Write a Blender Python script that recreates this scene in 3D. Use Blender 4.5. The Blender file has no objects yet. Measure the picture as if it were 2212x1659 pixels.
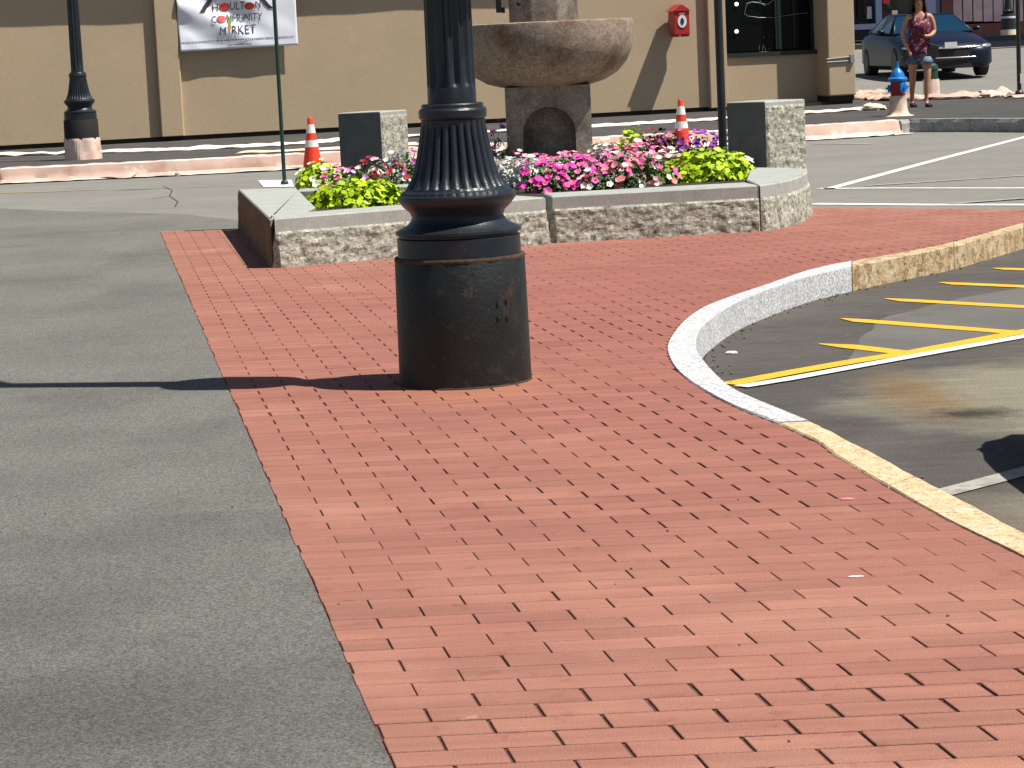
import bpy, bmesh, math, random
from mathutils import Vector, Matrix, noise
random.seed(7)
R = math.radians
C = bpy.context.scene
col = C.collection

# ---------------------------------------------------------------- camera
CAM_H = 1.3
PITCH, ROLL, F = R(7.58), R(2.65), 5450.0      # focal length in units of a 2212 px wide picture
cam_d = bpy.data.cameras.new('camera'); cam = bpy.data.objects.new('camera', cam_d); col.objects.link(cam)
FW = Vector((0, math.cos(PITCH), -math.sin(PITCH)))
U0 = Vector((0, math.sin(PITCH), math.cos(PITCH)))
RT = Vector((1, 0, 0)) * math.cos(ROLL) - U0 * math.sin(ROLL)
UP = U0 * math.cos(ROLL) + Vector((1, 0, 0)) * math.sin(ROLL)
cam.matrix_world = Matrix(((RT.x, UP.x, -FW.x, 0), (RT.y, UP.y, -FW.y, 0), (RT.z, UP.z, -FW.z, CAM_H), (0, 0, 0, 1)))
cam_d.sensor_width = 36; cam_d.lens = F / 2212 * 36
cam_d.clip_end = 3000; cam_d.clip_start = 0.05
C.camera = cam

# ---------------------------------------------------------------- light
SUN = Vector((1, -0.29, 1.9)).normalized()
w = bpy.data.worlds.new("World"); C.world = w; w.use_nodes = True
nt = w.node_tree; bg = nt.nodes['Background']
sky = nt.nodes.new('ShaderNodeTexSky'); sky.sky_type = 'NISHITA'; sky.sun_disc = False
sky.sun_elevation = math.asin(SUN.z); sky.sun_rotation = math.atan2(SUN.x, SUN.y)
nt.links.new(sky.outputs[0], bg.inputs[0]); bg.inputs[1].default_value = 0.05
sd = bpy.data.lights.new('sun', 'SUN'); sd.energy = 5.0; sd.angle = R(0.53); sd.color = (1, .955, .88)
so = bpy.data.objects.new('sun', sd); col.objects.link(so)
so.rotation_euler = SUN.to_track_quat('Z', 'Y').to_euler()
C.view_settings.view_transform = 'Standard'; C.view_settings.look = 'None'
C.view_settings.exposure = 0.4; C.view_settings.gamma = 1
C.view_settings.use_curve_mapping = False

# ---------------------------------------------------------------- helpers
def ray(x, y):
    return FW * F + RT * (x - 1106) + UP * (829.5 - y)
def at(x, y, z=0.0):
    d = ray(x, y); t = (z - CAM_H) / d.z
    return Vector((d.x * t, d.y * t, z))
def atD(x, y, D):
    d = ray(x, y); t = D / d.y
    return Vector((d.x * t, D, CAM_H + d.z * t))

def tag(o, label=None, cat=None, group=None, kind=None):
    if label: o['label'] = label
    if cat: o['category'] = cat
    if group: o['group'] = group
    if kind: o['kind'] = kind
    return o
def empty(name, loc, label=None, cat=None, group=None, rz=0, kind=None):
    o = bpy.data.objects.new(name, None); col.objects.link(o)
    o.location = loc; o.rotation_euler.z = rz; o.empty_display_size = .1
    return tag(o, label, cat, group, kind)
def wloc(o):
    v = Vector((0, 0, 0))
    while o is not None:
        v = v + o.location; o = o.parent
    return v

class MB:
    def __init__(s): s.v = []; s.f = []; s.m = []; s.mi = 0
    def add(s, vs, fs):
        b = len(s.v); s.v += [Vector(q) for q in vs]
        for f in fs: s.f.append(tuple(i + b for i in f)); s.m.append(s.mi)
        return s
    def box(s, c, d, rz=0, rot=None):
        x, y, z = d[0] / 2, d[1] / 2, d[2] / 2
        vs = [Vector(q) for q in ((-x,-y,-z),(x,-y,-z),(x,y,-z),(-x,y,-z),(-x,-y,z),(x,-y,z),(x,y,z),(-x,y,z))]
        m = rot if rot is not None else Matrix.Rotation(rz, 3, 'Z')
        return s.add([m @ q + Vector(c) for q in vs], [(0,3,2,1),(4,5,6,7),(0,1,5,4),(1,2,6,5),(2,3,7,6),(3,0,4,7)])
    def hexa(s, b, t):      # bottom quad, top quad
        return s.add(list(b) + list(t), [(0,3,2,1),(4,5,6,7),(0,1,5,4),(1,2,6,5),(2,3,7,6),(3,0,4,7)])
    def prism(s, poly, z0, z1):
        n = len(poly)
        return s.add([(p[0], p[1], z0) for p in poly] + [(p[0], p[1], z1) for p in poly],
                     [tuple(range(n))[::-1], tuple(range(n, 2 * n))] + [(i, (i + 1) % n, n + (i + 1) % n, n + i) for i in range(n)])
    def sheet(s, poly, z=None):
        return s.add([(p[0], p[1], p[2] if z is None else z) for p in poly], [tuple(range(len(poly)))])
    def lathe(s, prof, c=(0,0,0), n=24, mod=None, caps=True, a0=0):
        c = Vector(c); vs = []; fs = []
        for k, (z, r) in enumerate(prof):
            for i in range(n):
                a = a0 + 2 * math.pi * i / n
                rr = r * (mod(k, z, a) if mod else 1)
                vs.append(c + Vector((rr * math.cos(a), rr * math.sin(a), z)))
        for k in range(len(prof) - 1):
            for i in range(n):
                j = (i + 1) % n
                fs.append((k*n+i, k*n+j, (k+1)*n+j, (k+1)*n+i))
        if caps:
            fs.append(tuple(range(n))[::-1]); fs.append(tuple((len(prof)-1)*n + i for i in range(n)))
        return s.add(vs, fs)
    def tube(s, pts, r, n=8, caps=True):
        pts = [Vector(p) for p in pts]; rs = r if isinstance(r, (list, tuple)) else [r] * len(pts)
        vs = []; fs = []
        t0 = (pts[1] - pts[0]).normalized()
        up = Vector((0,0,1)) if abs(t0.z) < .9 else Vector((1,0,0))
        for k, p in enumerate(pts):
            t = (pts[min(k+1, len(pts)-1)] - pts[max(k-1, 0)]).normalized()
            x = t.cross(up).normalized(); y = x.cross(t)
            for i in range(n):
                a = 2 * math.pi * i / n
                vs.append(p + (x * math.cos(a) + y * math.sin(a)) * rs[k])
        for k in range(len(pts) - 1):
            for i in range(n):
                j = (i + 1) % n
                fs.append((k*n+i, k*n+j, (k+1)*n+j, (k+1)*n+i))
        if caps:
            fs.append(tuple(range(n))[::-1]); fs.append(tuple((len(pts)-1)*n + i for i in range(n)))
        return s.add(vs, fs)
    def loft(s, rings, cap=True, closed=True):
        n = len(rings[0]); vs = [q for r_ in rings for q in r_]; fs = []
        for k in range(len(rings) - 1):
            for i in range(n if closed else n - 1):
                j = (i + 1) % n
                fs.append((k*n+i, k*n+j, (k+1)*n+j, (k+1)*n+i))
        if cap:
            fs.append(tuple(range(n))[::-1]); fs.append(tuple((len(rings)-1)*n + i for i in range(n)))
        return s.add(vs, fs)
    def sphere(s, c, r, nu=12, nv=8):
        c = Vector(c); r = Vector(r if isinstance(r, (tuple, list, Vector)) else (r, r, r))
        prof = [[c + Vector((r.x*math.sin(math.pi*k/nv)*math.cos(2*math.pi*i/nu), r.y*math.sin(math.pi*k/nv)*math.sin(2*math.pi*i/nu), -r.z*math.cos(math.pi*k/nv))) for i in range(nu)] for k in range(1, nv)]
        return s.loft(prof)
    def build(s, name, mats, parent=None, local=False, smooth=False, bevel=0):
        off = Vector((0,0,0)) if (local or parent is None) else wloc(parent)
        me = bpy.data.meshes.new(name)
        me.from_pydata([tuple(q - off) for q in s.v], [], s.f)
        mats = mats if isinstance(mats, (list, tuple)) else [mats]
        for m in mats: me.materials.append(m)
        if len(mats) > 1: me.polygons.foreach_set('material_index', s.m)
        if smooth: me.shade_smooth()
        me.update()
        o = bpy.data.objects.new(name, me); col.objects.link(o); o.parent = parent
        if smooth and smooth != True: me.set_sharp_from_angle(angle=R(smooth))
        if bevel:
            b = o.modifiers.new('bevel', 'BEVEL'); b.width = bevel; b.segments = 2; b.limit_method = 'ANGLE'; b.angle_limit = R(40)
        return o
def copy_tree(o, parent=None):
    c = o.copy(); col.objects.link(c); c.parent = parent
    for ch in list(o.children): copy_tree(ch, c)
    return c

# materials -------------------------------------------------------
def mat(name, base, rough=.8, var=None, scale=6, bump=0, bscale=60, metal=0, spots=None, fine=0, rnd=0, layers=(), spec=.5, coat=0, trans=0, stretch=None, emit=None, blobs=(), streak=None):
    """procedural material: base colour, mixed with var by soft noise, plus layers of (colour, scale, threshold, softness, amount)"""
    m = bpy.data.materials.new(name); m.use_nodes = True
    n = m.node_tree.nodes; l = m.node_tree.links; b = n['Principled BSDF']
    b.inputs['Roughness'].default_value = rough; b.inputs['Metallic'].default_value = metal
    b.inputs['Specular IOR Level'].default_value = spec
    b.inputs['Coat Weight'].default_value = coat; b.inputs['Coat Roughness'].default_value = .06
    b.inputs['Transmission Weight'].default_value = trans
    if emit:
        b.inputs['Emission Color'].default_value = (*emit[0], 1); b.inputs['Emission Strength'].default_value = emit[1]
    geo = n.new('ShaderNodeNewGeometry'); src = geo.outputs['Position']
    if stretch:
        mp = n.new('ShaderNodeMapping'); mp.inputs['Scale'].default_value = stretch
        l.new(src, mp.inputs[0]); src = mp.outputs[0]
    rgb = n.new('ShaderNodeRGB'); rgb.outputs[0].default_value = (*base, 1); cur = rgb.outputs[0]
    def noise_(sc, det=4, rg=.55):
        t = n.new('ShaderNodeTexNoise'); t.inputs['Scale'].default_value = sc; t.inputs['Detail'].default_value = det
        t.inputs['Roughness'].default_value = rg; l.new(src, t.inputs['Vector']); return t.outputs[0]
    def mix(a, colr, fac, mode='MIX'):
        x = n.new('ShaderNodeMix'); x.data_type = 'RGBA'; x.blend_type = mode
        l.new(a, x.inputs[6]); x.inputs[7].default_value = (*colr, 1)
        if hasattr(fac, 'links'): l.new(fac, x.inputs[0])
        else: x.inputs[0].default_value = fac
        return x.outputs[2]
    def ramp(v, a, b_, o1=1.0):
        r_ = n.new('ShaderNodeMapRange'); r_.inputs[1].default_value = a; r_.inputs[2].default_value = b_; r_.inputs[4].default_value = o1
        l.new(v, r_.inputs[0]); return r_.outputs[0]
    if var: cur = mix(cur, var, ramp(noise_(scale), .35, .65))
    for (lc, ls, th, so_, am) in layers: cur = mix(cur, lc, ramp(noise_(ls, 6, .62), th, th + so_, am))
    for (bc, cx, cy, rx, ry, soft, am, wob, ns) in blobs:      # stains with a place and outline of their own
        mp2 = n.new('ShaderNodeMapping'); mp2.vector_type = 'POINT'
        mp2.inputs['Location'].default_value = (-cx / rx, -cy / ry, 0); mp2.inputs['Scale'].default_value = (1 / rx, 1 / ry, 0)
        l.new(geo.outputs['Position'], mp2.inputs[0]); ln = n.new('ShaderNodeVectorMath'); ln.operation = 'LENGTH'; l.new(mp2.outputs[0], ln.inputs[0])
        q_ = noise_(ns, 6, .6); mu = n.new('ShaderNodeMath'); mu.operation = 'MULTIPLY_ADD'; l.new(q_, mu.inputs[0]); mu.inputs[1].default_value = wob; l.new(ln.outputs['Value'], mu.inputs[2])
        f_ = ramp(mu.outputs[0], 1 + wob * .5 - soft, 1 + wob * .5 + soft, 0.0); f_.node.inputs[3].default_value = am
        cur = mix(cur, bc, f_)
    if streak:
        mp3 = n.new('ShaderNodeMapping'); mp3.inputs['Scale'].default_value = (streak[1], streak[2], 1); l.new(geo.outputs['Position'], mp3.inputs[0])
        t3 = n.new('ShaderNodeTexNoise'); t3.inputs['Scale'].default_value = 1; t3.inputs['Detail'].default_value = 5; l.new(mp3.outputs[0], t3.inputs['Vector'])
        hv = n.new('ShaderNodeHueSaturation'); l.new(cur, hv.inputs['Color']); q_ = ramp(t3.outputs[0], .3, .7, 1 + streak[0]); q_.node.inputs[3].default_value = 1 - streak[0]; l.new(q_, hv.inputs['Value']); cur = hv.outputs[0]
    if rnd:
        oi = n.new('ShaderNodeObjectInfo'); ad = n.new('ShaderNodeMath'); ad.operation = 'ADD'
        l.new(oi.outputs['Random'], ad.inputs[0]); l.new(geo.outputs['Random Per Island'], ad.inputs[1])
        fr = n.new('ShaderNodeMath'); fr.operation = 'FRACT'; l.new(ad.outputs[0], fr.inputs[0])
        hv = n.new('ShaderNodeHueSaturation'); l.new(cur, hv.inputs['Color']); l.new(ramp(fr.outputs[0], 0, 1), hv.inputs['Value'])
        rr = hv.inputs['Value'].links[0].from_node; rr.inputs[3].default_value = 1 - rnd; rr.inputs[4].default_value = 1 + rnd
        cur = hv.outputs[0]
    if fine:
        hv = n.new('ShaderNodeHueSaturation'); l.new(cur, hv.inputs['Color'])
        q = ramp(noise_(fine[1], 2, .7), .3, .7, 1 + fine[0]); q.node.inputs[3].default_value = 1 - fine[0]; l.new(q, hv.inputs['Value']); cur = hv.outputs[0]
    l.new(cur, b.inputs['Base Color'])
    if bump:
        bp = n.new('ShaderNodeBump'); bp.inputs['Strength'].default_value = bump; bp.inputs['Distance'].default_value = .01
        l.new(noise_(bscale, 5, .6), bp.inputs['Height']); l.new(bp.outputs[0], b.inputs['Normal'])
    return m
M = {}
M['brick'] = mat('brick', (.35, .166, .118), .85, (.32, .142, .104), .7, .5, 260, fine=(.20, 200), rnd=.085, streak=(.10, 1.6, 22),
                 layers=[((.29, .105, .078), 2.2, .52, .2, .5), ((.58, .38, .28), 6.5, .69, .04, .6), ((.24, .09, .065), 9, .60, .06, .5), ((.46, .24, .165), 1.3, .52, .2, .6), ((.20, .07, .05), 14, .68, .04, .5)], blobs=[((.30, .11, .085), 1.2, 12.5, 2.6, 5.5, .6, .8, .8, 1.5), ((.43, .22, .155), .75, 5.55, .45, .25, .7, .4, 1.6, 5), ((.40, .17, .095), -.18, 9.75, .34, .46, .35, .5, .8, 5)], spec=.25)
M['brick_bed'] = mat('brick_bed', (.15, .058, .038), .95, (.09, .034, .024), 20)
M['apron'] = mat('apron', (.182, .178, .158), .9, (.22, .215, .192), 1.3, .9, 330, blobs=[((.10, .094, .088), -.95, 5.0, .6, .40, .7, .55, 1.8, 3), ((.11, .10, .092), -1.3, 6.0, .3, .4, .7, .4, 1.6, 3.5), ((.24, .23, .2), -.75, 7.3, .25, .03, .5, .6, 1, 6)], fine=(.55, 150), stretch=(1, .8, 1),
                 layers=[((.095, .09, .082), .7, .52, .2, .5), ((.22, .21, .18), 1.9, .6, .15, .45), ((.12, .11, .10), 5, .55, .2, .35), ((.36, .34, .30), 120, .64, .04, .6), ((.07, .07, .065), 95, .62, .05, .6)], spec=.2)
M['road'] = mat('road', (.20, .195, .175), .9, (.235, .225, .20), .8, .5, 120, fine=(.15, 60), layers=[((.14, .135, .125), 1.2, .6, .1, .4)], spec=.2)
M['lot'] = mat('lot', (.085, .078, .07), .9, (.11, .1, .09), 1.5, .7, 160, streak=(.12, 3, 14), blobs=[((.25, .225, .165), 2.75, 9.7, 1.35, 1.15, .16, .9, .7, 2.2), ((.21, .185, .14), 1.9, 7.3, .55, .55, .25, .8, .7, 2.2), ((.19, .10, .03), 1.60, 9.9, .14, .6, .6, .6, 1.9, 9), ((.03, .025, .02), 1.73, 9.35, .14, .12, .6, .85, 2.4, 12)], fine=(.25, 120), layers=[((.06, .055, .05), 2.2, .55, .15, .5), ((.2, .18, .14), 9, .66, .05, .6)], spec=.2)
M['lot_old'] = mat('lot_old', (.19, .17, .13), .9, (.14, .13, .11), 1.1, .7, 160, fine=(.22, 100), stretch=(.6, 1.6, 1), layers=[((.10, .095, .085), 1.3, .52, .12, .7), ((.26, .225, .16), 2.8, .6, .12, .6), ((.16, .10, .04), 1.1, .66, .06, .5)], spec=.2)
M['lot_grey'] = mat('lot_grey', (.17, .16, .145), .9, (.13, .125, .115), 1.4, .7, 160, fine=(.2, 120), layers=[((.09, .085, .08), 2.2, .58, .1, .5), ((.22, .2, .17), 5, .62, .1, .4)], spec=.2)
M['walk'] = mat('walk', (.062, .06, .058), .9, (.085, .08, .075), 2, .4, 100, fine=(.2, 60), spec=.2)
M['white_paint'] = mat('white_paint', (.78, .76, .72), .7, (.62, .60, .56), 9, layers=[((.3, .29, .26), 14, .62, .06, .7)])
M['worn_paint'] = mat('worn_paint', (.42, .40, .36), .8, (.3, .28, .24), 9, layers=[((.2, .19, .17), 14, .5, .1, .7)])
M['yellow_paint'] = mat('yellow_paint', (.80, .44, .02), .7, (.72, .38, .02), 8, layers=[((.35, .22, .05), 16, .64, .05, .6)])
M['granite_new'] = mat('granite_new', (.60, .60, .60), .8, (.52, .53, .54), 14, .6, 150, fine=(.6, 75), layers=[((.8, .79, .77), 2, .5, .2, .3)])
M['granite_tan'] = mat('granite_tan', (.50, .36, .19), .85, (.62, .50, .33), 9, .8, 90, fine=(.35, 60), layers=[((.25, .13, .035), 13, .5, .08, .8), ((.66, .56, .42), 13, .6, .08, .6)])
M['granite_strip'] = mat('granite_strip', (.70, .50, .27), .85, (.78, .62, .42), 12, 1.0, 120, fine=(.22, 70), layers=[((.48, .27, .09), 32, .55, .06, .75), ((.5,.45,.36), 17, .66, .05, .6)])
M['granite_rough'] = mat('granite_rough', (.27, .27, .225), .9, (.47, .46, .37), 16, 1.0, 34, fine=(.5, 45), layers=[((.05, .05, .045), 24, .55, .07, .55), ((.55, .53, .43), 26, .62, .06, .5)])
M['granite_mid'] = mat('granite_mid', (.38, .37, .35), .9, (.26, .26, .26), 7, .8, 60, fine=(.4, 45))
M['granite_shaded'] = mat('granite_shaded', (.075, .08, .085), .6, (.10, .105, .11), 8, .1, 200, fine=(.3, 90), layers=[((.2, .2, .2), 9, .68, .04, .5)])  # near-black granite: shade painted into the colour of the posts' left face
M['granite_sawn'] = mat('granite_sawn', (.34, .355, .325), .8, (.40, .41, .37), 8, .2, 200, fine=(.18, 90), layers=[((.14, .14, .14), 4, .62, .1, .5)])
M['granite_brown'] = mat('granite_brown', (.13, .085, .045), .9, (.20, .14, .08), 7, .6, 90, fine=(.2, 60))
M['fountain'] = mat('fountain', (.25, .18, .135), .85, (.34, .26, .20), 14, .5, 120, fine=(.35, 45), layers=[((.14, .07, .03), 2.6, .50, .16, .75)])
M['fountain_grey'] = mat('fountain_grey', (.22, .18, .145), .85, (.32, .28, .24), 14, .5, 120, fine=(.32, 45), layers=[((.08, .05, .03), 2.2, .48, .2, .75)])
M['lamp'] = mat('lamp', (.012, .0165, .022), .36, (.016, .022, .029), 12, .15, 60, spec=.5, layers=[((.06, .06, .06), 30, .64, .06, .5)])
M['skirt'] = mat('skirt', (.006, .008, .008), .5, (.011, .015, .015), 7, .3, 70, spec=.45, layers=[((.065, .032, .016), 6, .575, .1, .6), ((.10, .045, .018), 11, .66, .05, .5), ((.06, .05, .04), 34, .64, .04, .5), ((.04, .045, .05), 22, .6, .1, .5)])
M['rust'] = mat('rust', (.085, .045, .022), .9, (.05, .03, .02), 40, .4, 90)
M['black_metal'] = mat('black_metal', (.012, .016, .016), .45)
M['green_post'] = mat('green_post', (.008, .045, .028), .5)
M['stucco'] = mat('stucco', (.49, .38, .25), .95, (.53, .41, .275), .8, .5, 130, fine=(.05, 30), layers=[((.52, .40, .255), .5, .56, .15, .5), ((.44, .36, .25), 1.6, .62, .1, .45), ((.60, .47, .31), 3.1, .60, .1, .35), ((.40, .32, .21), 9, .66, .06, .3)], spec=.15)
M['stucco_pale'] = mat('stucco_pale', (.56, .45, .30), .95, (.50, .39, .25), 1, .4, 130, fine=(.06, 30), spec=.15)
M['dark_base'] = mat('dark_base', (.03, .024, .017), .9)
M['glass_dark'] = mat('glass_dark', (.004, .006, .006), .12, spec=.12)
M['frame_dark'] = mat('frame_dark', (.012, .02, .018), .5)
M['frame_green'] = mat('frame_green', (.05, .11, .09), .4)
M['neon'] = mat('neon', (.14, .22, .24), .4)
M['lamp_glow'] = mat('lamp_glow', (.9, .85, .7), .5, emit=((1, .9, .7), 1.1))
M['tarp'] = mat('tarp', (.58, .39, .31), .6, (.66, .48, .39), 2.5, .3, 12, layers=[((.42, .25, .19), 3.0, .55, .12, .6), ((.9, .86, .8), 5, .6, .1, .6)])
M['tarp_white'] = mat('tarp_white', (.88, .82, .76), .6, (.84, .70, .60), 4)
M['canvas'] = mat('canvas', (.78, .64, .44), .8, (.84, .74, .56), 3)
M['wrap'] = mat('wrap', (.76, .52, .42), .7, (.84, .66, .56), 7, .4, 20, layers=[((.55, .33, .26), 9, .58, .05, .5)])
M['banner'] = mat('banner', (.88, .90, .97), .5, (.84, .86, .95), 3)
M['ink'] = mat('ink', (.05, .045, .07), .6)
M['ink_soft'] = mat('ink_soft', (.22, .24, .30), .6)
M['ink_brown'] = mat('ink_brown', (.03, .018, .015), .6)
M['tomato'] = mat('tomato', (.52, .015, .02), .5, (.60, .08, .05), 18)
M['leaf_green'] = mat('leaf_green', (.10, .28, .04), .6)
M['carrot'] = mat('carrot', (.80, .30, .05), .5)
M['cone'] = mat('cone', (.90, .045, .012), .5, (.82, .06, .02), 5)
M['cone_band'] = mat('cone_band', (.85, .78, .76), .4)
M['rubber'] = mat('rubber', (.012, .012, .012), .8)
M['red_box'] = mat('red_box', (.42, .02, .02), .4)
M['pale'] = mat('pale', (.75, .75, .76), .5)
M['blue'] = mat('blue', (.008, .20, .62), .35, (.01, .17, .5), 10, spec=.5)
M['hyd_red'] = mat('hyd_red', (.30, .012, .02), .45)
M['lime'] = mat('lime', (.44, .60, .005), .5, (.32, .48, .006), 14, rnd=.4, spec=.35)
M['green'] = mat('green', (.06, .12, .022), .6, (.10, .17, .04), 14, rnd=.4)
M['darkleaf'] = mat('darkleaf', (.035, .07, .015), .6, rnd=.4)
M['maroon_leaf'] = mat('maroon_leaf', (.10, .008, .015), .5, rnd=.5)
M['silver'] = mat('silver', (.42, .46, .42), .8, (.62, .64, .60), 20, rnd=.25)
for k, c_ in dict(pink=(.78, .10, .33), hot=(.85, .02, .40), white=(.80, .79, .62), red=(.30, .006, .015), purple=(.26, .02, .28), lilac=(.68, .34, .66), coral=(.80, .22, .22), rose=(.82, .34, .42), violet=(.12, .03, .34)).items():
    M['f_' + k] = mat('petal_' + k, c_, .6, rnd=.18)
M['soil'] = mat('soil', (.03, .018, .01), .95, (.05, .03, .02), 20, .8, 60)

# ================================================================ GROUND
O = at(850, 1659); tl_ = at(345, 500)
lean = math.atan2(O.x - tl_.x, tl_.y - O.y)
E2 = Vector((-math.sin(lean), math.cos(lean), 0)); E1 = Vector((1, 0, 0))
O = at(850, 1659)                      # left edge of the pavement
outer_px = [(2212,481),(2061,523),(1944,547),(1841,565),(1749,585),(1658,616),(1566,647),(1511,671),(1467,706),(1443,743),(1445,772),(1463,801),(1493,827),(1548,860),(1603,886),(1680,915),(1768,955),(1798,980),(1916,1051),(2038,1120),(2212,1205)]
inner_px = [(2212,492),(2061,533),(1944,556),(1841,577),(1749,598),(1658,628),(1588,657),(1540,688),(1513,712),(1504,735),(1505,756),(1518,779),(1548,812),(1584,842),(1640,868),(1749,912),(1820,947),(1877,975),(1977,1031),(2080,1085),(2212,1154)]
outer = [at(*p) for p in outer_px]; inner = [at(*p) for p in inner_px]
def ext(a, b, d): return b + (b - a).normalized() * d
outer = [ext(outer[1], outer[0], 1.4)] + outer; inner = [ext(inner[1], inner[0], 1.4)] + inner
outer.append(ext(outer[-2], outer[-1], 3.6)); inner.append(inner[-1] + outer[-1] - outer[-2])

mb = MB(); mb.sheet([(-300,-60),(600,-60),(600,2500),(-300,2500)], -.6)
tag(mb.build('ground', M['lot']), kind='structure')
Rd = 160
mid_ = [a.lerp(b, .35) for a, b in zip(outer, inner)]
poly = [(-120, -8), (-120, 300), (Rd, 300), (Rd, inner[0].y)] + [(p.x, p.y) for p in mid_] + [(inner[-1].x + 1.2, -8)]
mb = MB(); mb.sheet([(x, y, 0) for x, y in poly], -.012); tag(mb.build('road', M['road']), kind='structure')
lotp = [(Rd, inner[0].y - .03)] + [(p.x, p.y) for p in mid_] + [(inner[-1].x + 1.2, -8), (Rd, -8)]
mb = MB(); mb.sheet([(x, y, 0) for x, y in lotp], -.135); tag(mb.build('parking_lot', M['lot']), kind='structure')

# left asphalt apron (its far edge is the joint with the older road)
far_px = [(-300,440),(0,449),(120,455),(260,458),(400,462),(505,474),(560,478)]
top_l, top_r = at(345, 500), at(1757, 449)
apron = [at(*p) for p in far_px] + [at(600, 497), top_l + Vector((.6, -.02, 0)), top_l, O, O - E2 * 3.5, Vector((-8, 1, 0)), Vector((-14, 12, 0))]
mb = MB(); mb.sheet(apron, -.003); tag(mb.build('asphalt_apron', M['apron']), kind='structure')

# brick region
R_px_top = [at(2212, 452), at(2000, 450), top_r, at(1300, 455), at(510, 496), top_l]
far_right = outer[0] + Vector((.3, .25, 0))
region = [O, O - E2 * 3.5] + outer[::-1] + [far_right] + R_px_top
bed = MB(); bed.sheet([(p.x, p.y, 0) for p in region], -.005)
bed = tag(bed.build('brick_pavement', M['brick_bed']), kind='structure')
RG = [(p.x, p.y) for p in region]
def row_intervals(y):
    xs = []
    for i in range(len(RG)):
        a, b = RG[i], RG[(i + 1) % len(RG)]
        if (a[1] <= y) != (b[1] <= y): xs.append(a[0] + (b[0] - a[0]) * (y - a[1]) / (b[1] - a[1]))
    xs.sort(); return list(zip(xs[::2], xs[1::2]))
def project(p):
    d = Vector(p) - Vector((0, 0, CAM_H)); z = d.dot(FW)
    if z <= 0: return (9e9, 9e9)
    return (1106 + F * d.dot(RT) / z, 829.5 - F * d.dot(UP) / z)
BL, BW = .222, .104
def brick_mesh(mb, x0, x1, y0, y1, yc, g1, g2, zj):
    # parallelogram brick between x0..x1 on the row's centre line
    sk = E2.x / E2.y
    def P(x, y, z): return (x + sk * (y - yc), y, z)
    a, b_, c, d = x0 + g1, x1 - g1, y0 + g2, y1 - g2; h = .0016
    if b_ - a < .02: return
    bot = [P(a, c, -.0075), P(b_, c, -.0075), P(b_, d, -.0075), P(a, d, -.0075)]
    mid = [P(a, c, zj - h), P(b_, c, zj - h), P(b_, d, zj - h), P(a, d, zj - h)]
    top = [P(a+h, c+h, zj), P(b_-h, c+h, zj), P(b_-h, d-h, zj), P(a+h, d-h, zj)]
    mb.add(bot + mid + top, [(8,9,10,11)] + [(4+i, 4+(i+1) % 4, 8+(i+1) % 4, 8+i) for i in range(4)])
    mb.mi = 1; n_ = len(mb.v) - 12
    for i in range(4): mb.f.append(tuple(n_ + k for k in (i, (i+1) % 4, 4 + (i+1) % 4, 4 + i))); mb.m.append(1)
    mb.mi = 0
bricks = []
nrow = int((20.2 - O.y + 3.5) / BW)
for j in range(-32, nrow):
    yc = O.y + (j + .5) * BW; y0, y1 = yc - BW/2, yc + BW/2
    xl = O.x + E2.x / E2.y * (yc - O.y)
    phase = (j % 2) * BL / 2
    for (a, b) in row_intervals(yc):
        k = math.floor((a - xl - phase) / BL); x = xl + phase + k * BL
        while x < b:
            xa, xb = max(x, a), min(x + BL, b); x += BL
            if xb - xa < .03: continue
            u = project(((xa + xb) / 2, yc, 0))
            if not (-160 < u[0] < 2400 and -200 < u[1] < 1900): continue
            q = Vector((xa * .9, yc * .9, 3.1)); s_ = noise.noise(q); s2 = noise.noise(q * 2.7)
            if yc < 4.98: s_ += .5
            g1 = max(.0006, .0019 + .0034 * s_ + .0018 * s2 + random.uniform(-.001, .0013))
            g2 = max(.0012, .0021 + .0020 * s_ + random.uniform(-.0004, .0004))
            if x - BL <= a + 1e-6 and abs(xa - xl) < .05: xa += random.uniform(-.004, .005)
            bricks.append((xa, xb, y0 + random.uniform(-.0004, .0004), y1 + random.uniform(-.0004, .0004), yc, g1, g2, random.uniform(-.00035, .00035), u))
def inview(u): return -40 < u[0] < 2252 and -40 < u[1] < 1700
bricks.sort(key=lambda b: (not inview(b[8]), b[4]))
for b in bricks[:300]:
    mb = MB(); brick_mesh(mb, *b[:8])
    if mb.v:
        o = mb.build('brick', [M['brick'], M['brick_bed']], bed)
        c0 = sum((v.co for v in o.data.vertices), Vector()) / len(o.data.vertices); o.data.transform(Matrix.Translation(-c0)); o.location = c0
mb = MB()
for b in bricks[300:]: brick_mesh(mb, *b[:8])
tag(mb.build('brick_field', [M['brick'], M['brick_bed']], bed), kind='stuff')

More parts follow.
